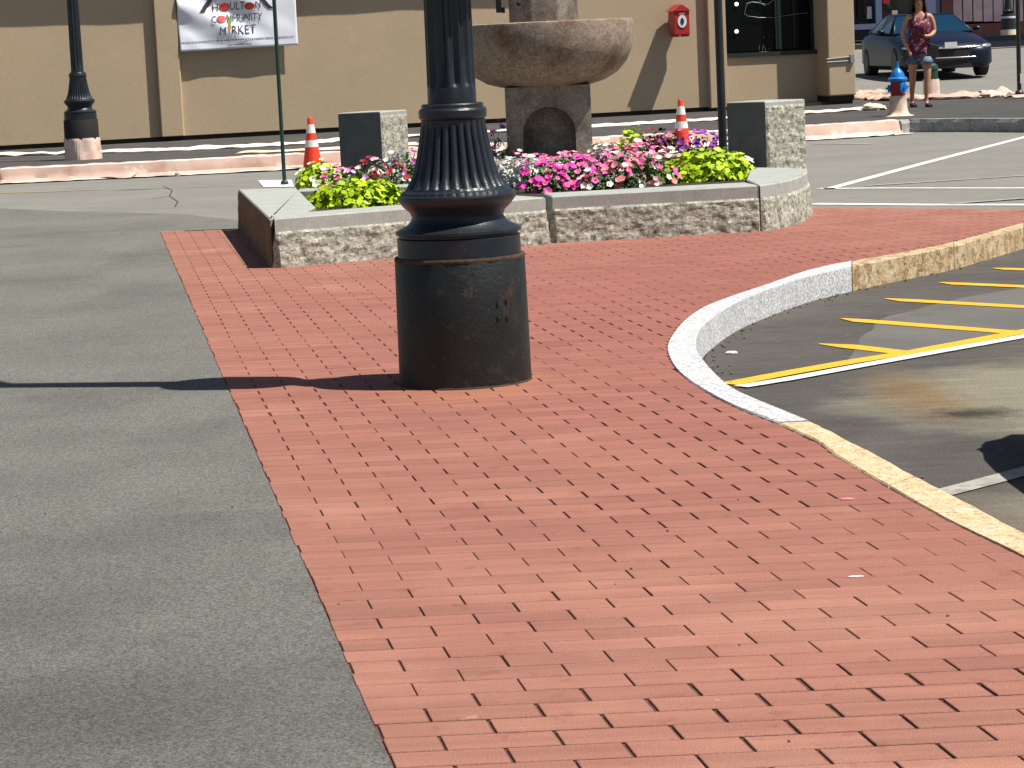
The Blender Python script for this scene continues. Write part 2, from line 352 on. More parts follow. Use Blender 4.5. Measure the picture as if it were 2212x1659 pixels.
# kerb: stones as parts
kerb = empty('kerb', outer[8], kind='structure')
runs = [(0, 1, 'tan', .12), (1, 2, 'tan', .12), (2, 4, 'tan', .12), (4, 10, 'new', .12), (10, 16, 'new', .12), (16, 19, 'strip', .12), (19, 22, 'strip', .12)]
def lerp_poly(pts, a, b, n):
    out = []
    for i in range(n + 1):
        t = a + (b - a) * i / n; k = min(int(t), len(pts) - 2); f = t - k
        p0 = pts[max(k-1, 0)]; p1 = pts[k]; p2 = pts[k+1]; p3 = pts[min(k+2, len(pts)-1)]
        q = .5 * ((2*p1) + (p2-p0)*f + (2*p0-5*p1+4*p2-p3)*f*f + (3*p1-p0-3*p2+p3)*f**3) if 1 <= k < 15 else p1.lerp(p2, f)
        out.append(q)
    return out
for (a, b, kind_, hh) in runs:
    n_ = max(6, int((b - a) * 6)); rough = kind_ != 'new'
    A_ = lerp_poly(outer, a, b, n_); B_ = lerp_poly(inner, a, b, n_)
    if a > 0: g_ = .010 / max((A_[1] - A_[0]).length, .02); A_[0] = A_[0].lerp(A_[1], min(g_, .5)); B_[0] = B_[0].lerp(B_[1], min(g_, .5))
    rings = []
    for k, (p, q) in enumerate(zip(A_, B_)):
        n0 = (q - p).normalized(); am = .009 if rough else .0
        j = lambda s_: am * noise.noise(Vector((p.x * 9, p.y * 9, s_)))
        zt = .004 + (.003 if not rough else .0)
        r_ = [(p, -.13), (p + n0 * 1.6 * abs(j(7)), zt - .006), (p + n0 * (.006 + 1.6 * abs(j(7))), zt), (q - n0 * (.005 + j(1)), zt + j(2) * .5), (q - n0 * (.0005 + j(3)), zt - .005), (q + n0 * j(4), -.05), (q + n0 * j(5), -.09), (q, -.14)]
        rings.append([Vector((c[0].x, c[0].y, c[1])) for c in r_])
    mb = MB(); mb.loft(rings)
    o = mb.build('kerb_stone', M['granite_' + kind_], kerb)
    if kind_ != 'new': o['label'] = 'tan weathered kerb stone'

# markings on the lot
def line(mb, pts, w, z, taper=0):
    pts = [Vector(p) for p in pts]; L = []; Rr = []
    for k, p in enumerate(pts):
        t = (pts[min(k+1, len(pts)-1)] - pts[max(k-1, 0)]); t.z = 0; t.normalize(); nn = Vector((-t.y, t.x, 0)) * w / 2
        if taper and k == 0: nn *= .15
        L.append(p + nn); Rr.append(p - nn)
    for k in range(len(pts) - 1):
        mb.add([(q.x, q.y, z) for q in (Rr[k], Rr[k+1], L[k+1], L[k])], [(0,1,2,3)])
ZL = -.135
def marks(name, m, segs, z=ZL, zz=.004, w=.1, taper=0):
    mb = MB()
    for s_ in segs:
        pts = [at(x, y, z) for x, y in s_]; line(mb, pts, w, z + zz, taper)
    return tag(mb.build(name, m), kind='structure')
def rough_poly(px, z, amp=.035, step=.06):
    P_ = [at(*p, z) for p in px]; out = []
    for a, b in zip(P_, P_[1:] + P_[:1]):
        n_ = max(1, int((b - a).length / step)) if (b - a).length < 6 else 4
        for k in range(n_):
            q = a.lerp(b, k / n_); out.append(q + Vector((noise.noise(q * 3), noise.noise(q * 3 + Vector((9, 0, 0))), 0)) * amp)
    return out
mb = MB(); mb.sheet(rough_poly([(2005,662),(1900,690),(1862,722),(1848,745),(1840,790),(1835,800),(2212,735),(2600,680),(2600,520),(2330,600),(2100,640)], ZL), ZL + .001)
tag(mb.build('asphalt_patch', M['lot_grey']), kind='structure')
marks('yellow_hatching', M['yellow_paint'], [[(1770,744),(1830,749),(1975,766)], [(1818,689),(1860,694),(2212,721),(2500,745)], [(1912,646),(1960,650),(2212,664),(2500,680)], [(2030,611),(2070,614),(2212,620),(2500,634)], [(2145,580),(2180,582),(2500,593)], [(2250,553),(2290,555),(2500,562)]], zz=.004, w=.11, taper=1)
marks('yellow_line', M['yellow_paint'], [[(1572,832),(1700,808),(1830,785),(1975,762),(2212,718),(2500,668)]], zz=.0055, w=.11)
marks('white_line', M['white_paint'], [[(1600,838),(1700,822),(1830,798),(2000,767),(2212,729),(2500,680)]], zz=.007, w=.085)
marks('worn_white_line', M['worn_paint'], [[(2030,1068),(2120,1045),(2212,1020),(2500,940)]], zz=.004, w=.10)
# markings on the far road
marks('road_line', M['white_paint'], [[(1788,409),(2000,352),(2212,297),(2400,250)], [(1770,408),(1900,407),(2212,407),(2500,406)]], z=-.012, w=.11)
marks('faint_road_line', M['worn_paint'], [[(1870,402),(2000,394),(2212,380),(2400,366)], [(1758,312),(1800,311),(1880,312)], [(1950,288),(2100,276),(2212,270)]], z=-.012, zz=.005, w=.1)
marks('edge_line', M['white_paint'], [[(1755,441),(2000,443),(2212,443),(2500,450)]], z=-.012, zz=.004, w=.16)
marks('edge_line', M['worn_paint'], [[(2050,442),(2212,430),(2400,418)]], z=-.012, zz=.008, w=.1)
mb = MB(); mb.sheet([at(*p) for p in [(557,388),(630,387),(635,402),(569,403)]], -.006); tag(mb.build('painted_bar', M['white_paint']), kind='structure')
marks('worn_yellow_line', mat('worn_yellow', (.42, .30, .12), .8, (.27, .22, .15), 12), [[(0,417),(60,416),(150,413)], [(170,412),(220,410)]], z=-.012, w=.13)

marks('road_crack', M['rubber'], [[(352,402),(372,412),(366,424),(384,436),(378,447)], [(366,424),(330,430)], [(1980,330),(2040,325),(2110,322)]], z=-.012, zz=.002, w=.011)
grit = MB(); gr_ = random.Random(5)
for i in range(260):
    t = gr_.uniform(1.2, 21); k = int(t); q = inner[k].lerp(inner[k+1], t - k); dq = (inner[k] - outer[k]).normalized() * abs(gr_.gauss(0, .10)) + Vector((gr_.gauss(0, .02), gr_.gauss(0, .02), 0))
    r1 = gr_.uniform(.003, .009); grit.sphere((q.x + dq.x + .01, q.y + dq.y, ZL + r1 * .5), (r1, r1 * gr_.uniform(.7, 1.4), r1 * .7), 5, 4)
for i in range(26):
    q = at(gr_.uniform(0, 2212), gr_.uniform(560, 1650)); r1 = gr_.uniform(.002, .005)
    if q.x < 1.0: grit.sphere((q.x, q.y, r1 * .5), (r1, r1, r1 * .7), 5, 4)
tag(grit.build('grit', mat('grit', (.20, .17, .12), .9, (.05, .045, .04), 40)), 'loose sand and small stones along the kerb and on the paving', 'grit', kind='stuff')
# sidewalk along the building
ZS = .15
near_top = [at(*p, ZS) for p in [(-500,395),(0,367),(350,350),(660,334),(1000,315),(1284,299),(1521,286),(1771,272),(1925,262)]]
corner = [at(1952,258,ZS), at(2000,257,ZS), at(2100,256,ZS), at(2212,256,ZS), at(2500,258,ZS)]
backs = [at(2500,206,ZS), at(2212,211,ZS), at(2050,206,ZS), at(1850,210,ZS)]
bk = Vector((5.2, 60, ZS))
mb = MB(); mb.prism([(p.x, p.y) for p in near_top + corner + backs + [bk, Vector((-30, 60, 0))]], -.02, ZS)
tag(mb.build('sidewalk', M['walk']), kind='structure')
# rough granite kerb in front of it, stone by stone
def kerb_run(pts, m, d=.14, L=1.5):
    k2 = empty('sidewalk_kerb', pts[0], kind='structure')
    for a, b in zip(pts[:-1], pts[1:]):
        n_ = max(1, round((b - a).length / L))
        for i in range(n_):
            p = a.lerp(b, i / n_); q = a.lerp(b, (i + 1) / n_); t = (q - p).normalized(); q = q - t * .012
            nn = Vector((t.y, -t.x, 0))
            rings = []
            m_ = 10
            for k in range(m_ + 1):
                c = p.lerp(q, k / m_); f = lambda s_: .018 * noise.noise(Vector((c.x * 6, c.y * 6, s_)))
                rings.append([c + Vector((0, 0, -.19)) + nn * d, c + nn * (d + f(1)) + Vector((0,0,-.10)), c + nn * (d + f(2)) + Vector((0,0,-.04)), c + nn * (d - .02) + Vector((0,0,.006)), c + Vector((0,0,.006)) - nn * .01, c + Vector((0,0,-.19)) - nn * .01])
            MB().loft(rings).build('kerb_stone', m, k2)
kerb_run(near_top, M['granite_new'])
kerb_run([near_top[-1]] + corner, M['granite_mid'])
kerb_run(backs[:-1], M['granite_sawn'], L=4)

# side street rising away on the right
mb = MB()
prof = [(45.5, -.008), (49, .10), (53, .22), (58, .36), (68, .62), (76, .85), (90, 1.0), (400, 1.0)]
for (y0, z0), (y1, z1) in zip(prof[:-1], prof[1:]):
    mb.add([(4.2, y0, z0), (90, y0, z0), (90, y1, z1), (4.2, y1, z1)], [(0,1,2,3)])
tag(mb.build('side_street', M['road']), kind='structure')
def street_z(y):
    for (y0, z0), (y1, z1) in zip(prof[:-1], prof[1:]):
        if y0 <= y <= y1: return z0 + (z1 - z0) * (y - y0) / (y1 - y0)
    return 0

# ================================================================ BUILDING
W0 = at(0, 325, ZS); W1 = at(1540, 240, ZS)
U = (W1 - W0); U.z = 0; U.normalize(); NW = Vector((U.y, -U.x, 0))     # NW points towards the street
def wp(s_, t, z): return Vector((W0.x, W0.y, 0)) + U * s_ + NW * t + Vector((0, 0, z))
def onwall(x, y, t=0):
    d = ray(x, y); o = Vector((0, 0, CAM_H)); p0 = wp(0, t, 0)
    k = (p0 - o).dot(NW) / d.dot(NW); p = o + d * k
    return (p - p0).dot(U), p.z
def wbox(mb, s0, s1, t0, t1, z0, z1):
    b = [wp(s0, t1, z0), wp(s1, t1, z0), wp(s1, t0, z0), wp(s0, t0, z0)]
    return mb.hexa(b, [q + Vector((0, 0, z1 - z0)) for q in b])
def S(x, y, t=0): return onwall(x, y, t)[0]
HT = 4.6
bld = empty('stucco_building', wp(S(900, 200), -3, ZS), 'long tan stucco building with flat pilasters and a dark shop window', 'building')
s_l = S(345, 250); s_la = S(392, 250); s_m0 = S(1528, 150); s_m1 = S(1566, 150); s_w1 = S(1782, 120); s_c1 = S(1846, 120, .1)
parts = []
def wpart(name, m, s0, s1, t0, t1, z0, z1, label=None, bevel=0):
    mb = MB(); wbox(mb, s0, s1, t0, t1, z0, z1); o = mb.build(name, m, bld, bevel=bevel)
    if label: o['label'] = label
    return o
zb = ZS + .07
wpart('wall_panel', M['stucco'], -16, s_l, -.3, 0, zb, HT)
wpart('wall_panel', M['stucco'], s_la, s_m0, -.3, 0, zb, HT)
wpart('pilaster', M['stucco'], s_l, s_la, -.3, .11, zb, HT, bevel=.01)
wpart('pilaster', M['stucco'], s_m0, s_m1, -.3, .11, zb - .02, HT, bevel=.01)
wpart('corner_pilaster', M['stucco'], s_w1, s_c1, -.6, .13, ZS + .14, HT, bevel=.02)
wpart('wall_foot', M['dark_base'], -16, s_m0, -.3, -.03, ZS - .05, zb)
wpart('wall_foot', M['dark_base'], s_m0, s_c1 - .03, -.6, .05, ZS - .05, zb - .02 + .001)
wpart('corner_foot', M['dark_base'], s_w1 + .02, s_c1 - .02, -.58, .09, zb - .017, ZS + .14)
zsill = onwall(1700, 119, -.32)[1]
wpart('window_apron', M['stucco'], s_m1, s_w1, -.6, -.34, zb - .015, zsill)
wpart('window_sill', M['frame_dark'], s_m1, s_w1, -.6, -.30, zsill, zsill + .07)
wpart('side_wall', M['stucco_pale'], s_c1 - .3, s_c1 - .02, -14, -.6, zb, HT)
wpart('window_head', M['stucco'], s_m1, s_w1, -.6, -.25, 3.4, HT)
# window with panes, mullions and what shows behind it
win = empty('shop_window', wp((s_m1 + s_w1) / 2, -.45, zsill)); win.parent = bld; win.location = win.location - bld.location
mb = MB(); wbox(mb, s_m1, s_w1, -.6, -.55, zsill + .07, 3.4); mb.build('backing', mat('shop_dark', (.004, .005, .004), .9), win)
sm = S(1688, 60, -.45)
for a, b in ((s_m1 + .04, S(1672, 60, -.45)), (S(1678, 60, -.45), s_w1 - .04)):
    mb = MB(); wbox(mb, a, b, -.47, -.46, zsill + .09, 3.38); mb.build('pane', M['glass_dark'], win)
mb = MB(); wbox(mb, s_m1, s_m1 + .05, -.5, -.4, zsill + .07, 3.4); mb.build('frame', M['frame_dark'], win)
mb = MB(); wbox(mb, s_w1 - .05, s_w1, -.5, -.4, zsill + .07, 3.4); mb.build('frame', M['frame_dark'], win)
mb = MB(); wbox(mb, S(1674, 60, -.45), S(1677, 60, -.45), -.455, -.42, zsill + .10, 3.4); mb.build('mullion', M['frame_green'], win)
mb = MB(); wbox(mb, S(1680, 60, -.45), S(1687, 60, -.45), -.455, -.44, zsill + .10, 3.4); mb.build('mullion', M['frame_green'], win)
mb = MB(); wbox(mb, S(1713, 60, -.45), S(1716, 60, -.45), -.455, -.44, zsill + .13, 3.4); mb.build('mullion', M['frame_dark'], win)
def wtube(mb, pts, r, t=-.43):
    q = [wp(*((lambda a: (a[0], t, a[1]))(onwall(x, y, t)))) for x, y in pts]; mb.tube(q, r, 5)
mb = MB(); wtube(mb, [(1613,8),(1610,20),(1608,30),(1616,35),(1640,38),(1670,38),(1720,30),(1745,28)], .005); wtube(mb, [(1613,8),(1625,4),(1640,6),(1652,12),(1664,5),(1675,-2)], .005)
wtube(mb, [(1638,-4),(1646,8),(1660,10),(1670,0)], .005)
mb.build('window_lettering', M['neon'], win)
mb = MB()
for (x, y, dx, dy) in ((1640,108,0,-10),(1647,110,2,-14),(1655,110,-3,-8),(1660,109,5,-7),(1640,113,24,-2)): wtube(mb, [(x,y),(x+dx,y+dy)], .006)
mb.build('window_decal', mat('decal', (.2, .12, .08), .7), win)
M['decal_red'] = mat('decal_red', (.09, .006, .006), .7)
for (x, y) in ((1650,84),(1660,82),(1668,84)): mb = MB(); wtube(mb, [(x,y),(x,y-7)], .009, -.45); mb.build('red_decal', M['decal_red'], win)
for (x, y) in ((1591,9),(1591,68)):
    a, z_ = onwall(x, y, -.44); mb = MB(); mb.sphere(wp(a, -.44, z_), (.033, .02, .033)); mb.build('window_light', M['lamp_glow'], win, smooth=True)
# conduit band round the corner pilaster
mb = MB(); a0, z0_ = onwall(1786, 128, .15); a1, z1_ = onwall(1845, 124, .15)
mb.tube([wp(a0 + .0, .145, z0_ ), wp(a1, .145, z1_ + .02)], .012, 6); mb.tube([wp(a0, .145, z0_ - .05), wp(a1, .145, z1_ - .05)], .012, 6)
mb.box(wp(a1 - .04, .15, z1_ - .02), (.07, .05, .13), math.atan2(U.y, U.x)); mb.build('conduit', mat('grey_metal', (.25, .26, .27), .5), bld)
# pale weather strip at pilaster's edge
mb = MB(); wbox(mb, s_la + .002, s_la + .022, .0, .05, zb, HT); mb.build('corner_bead', mat('bead', (.72, .56, .34), .8), bld)
# scalloped awning above the frame that shades the wall's top
aw = empty('awning', wp(3, .3, 2.7), 'tan scalloped awning above the long stucco wall', 'awning')
mb = MB(); s_end = S(1225, 10); za = 2.86
n_ = 60; rings = []
for k in range(n_ + 1):
    s_ = -14 + (s_end + 14) * k / n_
    dz = .014 * math.sin(s_ * 2.1) + .010 * math.sin(s_ * 5)
    rings.append([wp(s_, .27, za + dz), wp(s_, .28, za + dz), wp(s_, .30, za + .35), wp(s_, .03, za + .6), wp(s_, .02, za + .56), wp(s_, .27, za + .34)])
mb.loft(rings); mb.build('awning_cloth', M['canvas'], aw)

# banner ---------------------------------------------------------
def bpt(x, y, t=.13):
    a, z_ = onwall(x, y, t); return a, z_
ban = empty('banner', wp(bpt(515, 100)[0], .13, bpt(515, 100)[1]), 'white community market banner with red tomatoes hung on the tan wall', 'banner')
sa, zb0 = bpt(390, 112); sb, zb1 = bpt(644, 97)
za_, zc_ = 1.5 * (zb0 + zb1) / 3, 0
zbot = (zb0 + zb1) / 2; ztop = zbot + 1.35
def wr(s_, z_):
    x = (s_ - sa) / (sb - sa); y = (z_ - zbot) / 1.35
    v = .030 * math.sin((x * 1.6 + y * 2.2) * 6.0 + 1.2) * 1.5 * max(0, .75 - abs(x - .22)) + .045 * noise.noise(Vector((x * 5 + y * 3, y * 4, 2))) * (1.2 - x)
    return v * min(1, .3 + max(0, z_ - zbot) / .35)
mb = MB(); nx, nz = 60, 40
vs = []; fs = []
for j in range(nz + 1):
    for i in range(nx + 1):
        fx = i / nx; s_ = sa + (sb - sa) * fx; z_ = (zb0 + (zb1 - zb0) * fx) + (ztop - zbot) * j / nz
        vs.append(wp(s_ - .03 * j / nz * (1 - fx), .13 + wr(s_, z_), z_))
for j in range(nz):
    for i in range(nx): a = j * (nx + 1) + i; fs.append((a, a + 1, a + nx + 2, a + nx + 1))
mb.add(vs, fs); cloth = mb.build('cloth', M['banner'], ban, smooth=True)
sol = cloth.modifiers.new('thick', 'SOLIDIFY'); sol.thickness = .003
def bproj(x, y): return bpt(x, y)
def decal_pts(pts, t=.006):
    return [wp(s_, .13 + wr(s_, z_) + t, z_) for s_, z_ in pts]
def poly_decal(name, m, pxpts, t=.006, n=1):
    mb = MB(); pts = decal_pts([bproj(x, y) for x, y in pxpts], t); q = decal_pts([bproj(x, y) for x, y in pxpts], t - .003)
    k = len(pts); mb.add(pts + q, [tuple(range(k))[::-1]] + [(i, (i+1) % k, k + (i+1) % k, k + i) for i in range(k)]); return mb.build(name, m, ban)
def text_on(txt, x0, x1, ybase, ytop, m, name='lettering'):
    cu = bpy.data.curves.new(name, 'FONT'); cu.body = txt; cu.resolution_u = 2
    o = bpy.data.objects.new(name, cu); col.objects.link(o); bpy.context.view_layer.update()
    me = bpy.data.meshes.new_from_object(o.evaluated_get(bpy.context.evaluated_depsgraph_get())); bpy.data.objects.remove(o)
    X = [v.co.x for v in me.vertices]; Y = [v.co.y for v in me.vertices]
    ax, bx, ay, by = min(X), max(X), min(Y), max(Y); off = wloc(ban)
    for v in me.vertices:
        fx = (v.co.x - ax) / (bx - ax); fy = (v.co.y - ay) / (by - ay)
        px = x0 + (x1 - x0) * fx; py = ybase + (ytop - ybase) * fy - .055 * (px - (x0 + x1) / 2)
        s_, z_ = bproj(px, py); v.co = wp(s_, .13 + wr(s_, z_) + .009, z_) - off
    me.materials.clear(); me.materials.append(m); o = bpy.data.objects.new(name, me); col.objects.link(o); o.parent = ban; return o
def oval(x, y, rx, ry, n=16): return [(x + rx * math.cos(2*math.pi*i/n), y + ry * math.sin(2*math.pi*i/n)) for i in range(n)]
text_on('H', 459, 471, 25, 8, M['ink']); poly_decal('tomato', M['tomato'], oval(485, 15, 11.5, 8.5), .01)
text_on('ULT', 497, 528, 21, 4, M['ink']); poly_decal('tomato', M['tomato'], oval(538, 13, 11, 8), .01); text_on('N', 551, 562, 17, 2, M['ink'])
text_on('C', 456, 466, 50, 34, M['ink']); poly_decal('tomato', M['tomato'], oval(478, 41, 11, 7.5), .01)
text_on('MMUNITY', 490, 566, 46.5, 29.5, M['ink'])
text_on('M', 474, 487, 76, 59, M['ink']); poly_decal('carrot', M['carrot'], [(491,56),(499,55.5),(496,73)], .01); poly_decal('carrot_leaf', M['leaf_green'], [(490,38),(494,42),(499,36),(500,48),(497,57),(493,57)], .011)
text_on('RKET', 500, 553, 73, 54, M['ink'])
def strip_decal(name, m, pts, w_):
    a = [(x - w_/2, y) for x, y in pts]; b = [(x + w_/2, y) for x, y in pts][::-1]; return poly_decal(name, m, (a + b)[::-1], .009)
strip_decal('arch_stroke', M['ink_brown'], [(436,27),(443,15),(454,0),(462,-12)], 11); strip_decal('arch_stroke', M['ink_brown'], [(586,18),(576,10),(566,-2),(558,-14)], 11)
rs = random.Random(3); mb = MB()
def tinyline(x0, x1, y0, h, sl):
    x = x0
    while x < x1:
        wv = rs.uniform(1.6, 4.2)
        pts = decal_pts([bproj(px, py + sl * (px - x0)) for px, py in ((x, y0 + h), (x, y0), (x + wv, y0 + rs.uniform(0, 1)), (x + wv, y0 + h))], .006)
        mb.add(pts, [(0,1,2,3)]); x += wv + rs.uniform(.7, 1.8)
tinyline(392, 632, 91, 3, -.058); tinyline(492, 540, 95.5, 3.5, -.05)
tag(mb.build('small_print', M['ink_soft'], ban), kind='stuff')

# fire alarm box --------------------------------------------------
fx, fz = onwall(1470, 42, .36)
fa = empty('fire_alarm_box', wp(fx, 0, fz), 'small red gabled fire alarm box on the tan wall', 'alarm box')
sc_ = 40 / F
def fbox(name, m, x0, x1, z0, z1, t0, t1, bev=0):
    mb = MB(); wbox(mb, fx + x0, fx + x1, t0, t1, fz + z0, fz + z1); return mb.build(name, m, fa, bevel=bev)
fbox('case', M['red_box'], -.13, .13, -.24, .13, .16, .42, .01)
fbox('bracket', M['red_box'], -.05, .05, -.16, .05, 0, .16)
mb = MB(); g = [(-.15, .13), (.15, .13), (.0, .235)]
mb.loft([[wp(fx + a, t, fz + b) for a, b in g] for t in (.44, .08)]); mb.build('gable', M['red_box'], fa)
mb = MB(); mb.loft([[wp(fx + .075 * math.cos(a * math.pi / 8), t, fz - .03 + .10 * math.sin(a * math.pi / 8)) for a in range(16)] for t in (.432, .42)]); ov = mb.build('badge', M['pale'], fa)
mb = MB(); mb.loft([[wp(fx + .03 * math.cos(a * math.pi / 4), t, fz - .03 + .055 * math.sin(a * math.pi / 4)) for a in range(8)] for t in (.438, .43)]); mb.build('lever', M['frame_dark'], fa)
fbox('nameplate', mat('plate_pink', (.5, .2, .2), .5), -.05, .05, .075, .1, .42, .432)
fbox('foot_lug', M['red_box'], -.11, -.04, -.27, -.24, .2, .40); fbox('foot_lug', M['red_box'], .05, .12, -.27, -.24, .2, .40)

# ================================================================ LAMP POSTS
def lamp_profile():
    k = 9.92 / F; pts = [(823,144),(700,143),(552,141),(548,139),(547,133.5),(507,133.5),(504,129),(500,129),(498,136),(492,136),(489,130),(478,108),(466,100),(462,99),(452,103),(440,116),(426,127),(420,129),(416,128),(414,120),(408,117),(405,110),(400,108)]
    return [(max(0, 1.3 - (y - 109.3) * k), r_ * k) for y, r_ in pts]
def make_lamp(loc, label, sr=1.0, wrap=False, box=False, top=True, skirt_m='skirt'):
    e = empty('lamp_post', loc, label, 'lamp post', None); L = Vector(loc); k = 9.92 / F
    z = lambda y: 1.3 - (y - 109.3) * k
    P_ = lamp_profile()
    MB().lathe([(zz, r_ * sr) for zz, r_ in P_[:4]], L, 48).build('base_skirt', M[skirt_m], e, smooth=30)
    MB().lathe([(zz, r_ * sr) for zz, r_ in P_[4:]], L, 160, lambda kk, zz, a: 1 + (.018 * abs(math.sin(a * 20)) if 15 <= kk <= 17 else 0)).build('base_moulding', M['lamp'], e, smooth=30)
    # fluted bell
    prof = [(401,109),(392,104),(375,94),(355,88),(330,82),(300,76),(275,71.5),(262,69.5),(256,69)]
    fl = lambda kk, zz, a: 1 - (.11 if 0 < kk < 7 else .04) * (1 - abs(math.sin(a * 13)) ** .6) * (0 if kk == 8 else 1)
    MB().lathe([(z(y), r_ * k * sr) for y, r_ in prof], L, 208, fl).build('fluted_bell', M['lamp'], e, smooth=50)
    MB().lathe([(z(y), r_ * k * sr) for y, r_ in [(257,66),(254,70),(250,73),(236,73.5),(232,71),(230,67),(224,67),(221,64)]], L, 48).build('collar', M['lamp'], e, smooth=30)
    # fluted shaft
    prof = [(223,52.5),(190,52.2),(184,52.1),(176,52),(100,51.4),(0,50.8),(-400,47),(-1300,38)]
    if not top: prof = prof[:7]
    def fs_(kk, zz, a):
        d = 0 if kk < 2 else (.35 if kk == 2 else 1)
        return 1 - .16 * d * max(0, abs(math.sin(a * 6 + .35)) - .25) / .75
    MB().lathe([(z(y), r_ * k * sr) for y, r_ in prof], L, 176, fs_).build('shaft', M['lamp'], e, smooth=40)
    if top:
        zt = z(-1300)
        MB().lathe([(zt - .05, .09), (zt, .12), (zt + .08, .12), (zt + .12, .07)], L, 24).build('lamp_neck', M['lamp'], e, smooth=40)
        MB().lathe([(zt + .12, .1), (zt + .2, .19), (zt + .45, .22), (zt + .62, .16)], L, 24).build('globe', M['pale'], e, smooth=40)
        MB().lathe([(zt + .62, .2), (zt + .72, .1), (zt + .9, .02)], L, 24).build('finial', M['lamp'], e, smooth=40)
    if box:
        MB().lathe([(1.56, .10), (1.60, .185), (2.02, .19), (2.08, .15), (2.1, .1)], L, 24).build('sleeve', M['lamp'], e, smooth=40)
    if wrap:
        md = lambda kk, zz, a: 1 + .03 * math.sin(a * 7 + zz * 9)
        MB().lathe([(0, .268 * sr + .01), (.1, .268 * sr + .004), (.24, .264 * sr + .004), (.27, .262 * sr + .002)], L, 48, md).build('paper_wrap', M['wrap'], e)
    return e
lx = at(1006, 823)
main = make_lamp((lx.x, lx.y, 0), 'large black fluted lamp post standing on the brick pavement', box=True)
zl = 1.3 - (549 - 109.3) * 9.92 / F
MB().lathe([(zl - .012, .2575), (zl - .004, .2585), (zl + .003, .256)], (lx.x, lx.y, 0), 48, lambda k_, z_, a: 1 + .004 * math.sin(a * 11) + .003 * math.sin(a * 29)).build('rust_lip', M['rust'], main)
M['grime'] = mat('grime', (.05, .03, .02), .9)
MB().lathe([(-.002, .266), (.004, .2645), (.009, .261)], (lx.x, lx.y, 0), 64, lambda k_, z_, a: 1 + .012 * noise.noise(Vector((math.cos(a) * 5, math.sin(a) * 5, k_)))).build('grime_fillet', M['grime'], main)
# bolt holes and rust patch on the skirt
for (dx, zz) in ((-.022, .325), (.022, .33), (-.022, .27), (.022, .265)):
    a = R(-52) + dx / .26; r_ = .2625
    c = Vector((lx.x + r_ * math.cos(a), lx.y + r_ * math.sin(a), zz))
    MB().box(c, (.011, .006, .010), a + math.pi/2).build('bolt_hole', M['rubber'], main)
rp = []
for zz in (.285, .31, .34, .365):
    rp.append([Vector((lx.x + .2615 * math.cos(a), lx.y + .2615 * math.sin(a), zz + .02 * math.sin(a * 23))) for a in [R(-62 + 4 * i + 6 * noise.noise(Vector((zz * 30, i, 0)))) for i in range(8)]])
lp = at(180, 344, ZS)
lp2 = make_lamp((lp.x, lp.y, ZS), 'thin dark lamp post with pink wrapped foot in front of the tan wall', sr=.84, wrap=True, skirt_m='rubber')

def simple_post(name, px, py, z, r_, m, label, cat, h=3.4, D=None):
    p = at(px, py, z); e = empty(name, p, label, cat)
    MB().tube([p, p + Vector((0, 0, h))], r_, 10).build('pole', m, e, smooth=40)
    return e, p
sp, p = simple_post('sign_post', 615, 399, -.01, .021, M['green_post'], 'thin dark green sign post beside the white painted bar', 'post')
MB().box(p + Vector((0, -.03, 3.0)), (.45, .004, .6)).build('sign_plate', M['pale'], sp)
MB().lathe([(0, .04), (.03, .04), (.05, .022)], p, 10).build('foot', M['green_post'], sp)
sp, p = simple_post('sign_post', 1563, 354, .3, .034, M['black_metal'], 'black post rising out of the purple flowers by the granite block', 'post')
MB().box(p + Vector((0, -.04, 3.2)), (.5, .004, .4)).build('sign_plate', M['pale'], sp)
sp, p = simple_post('street_pole', 2202, 207, ZS, .036, M['black_metal'], 'slim black pole at the far sidewalk edge with taped foot', 'pole')
MB().lathe([(0, .075), (.06, .07), (.09, .042)], p, 12).build('foot', M['black_metal'], sp)
MB().box(p + Vector((.055, -.03, .28)), (.09, .03, .16)).build('tape_wad', M['tarp_white'], sp)

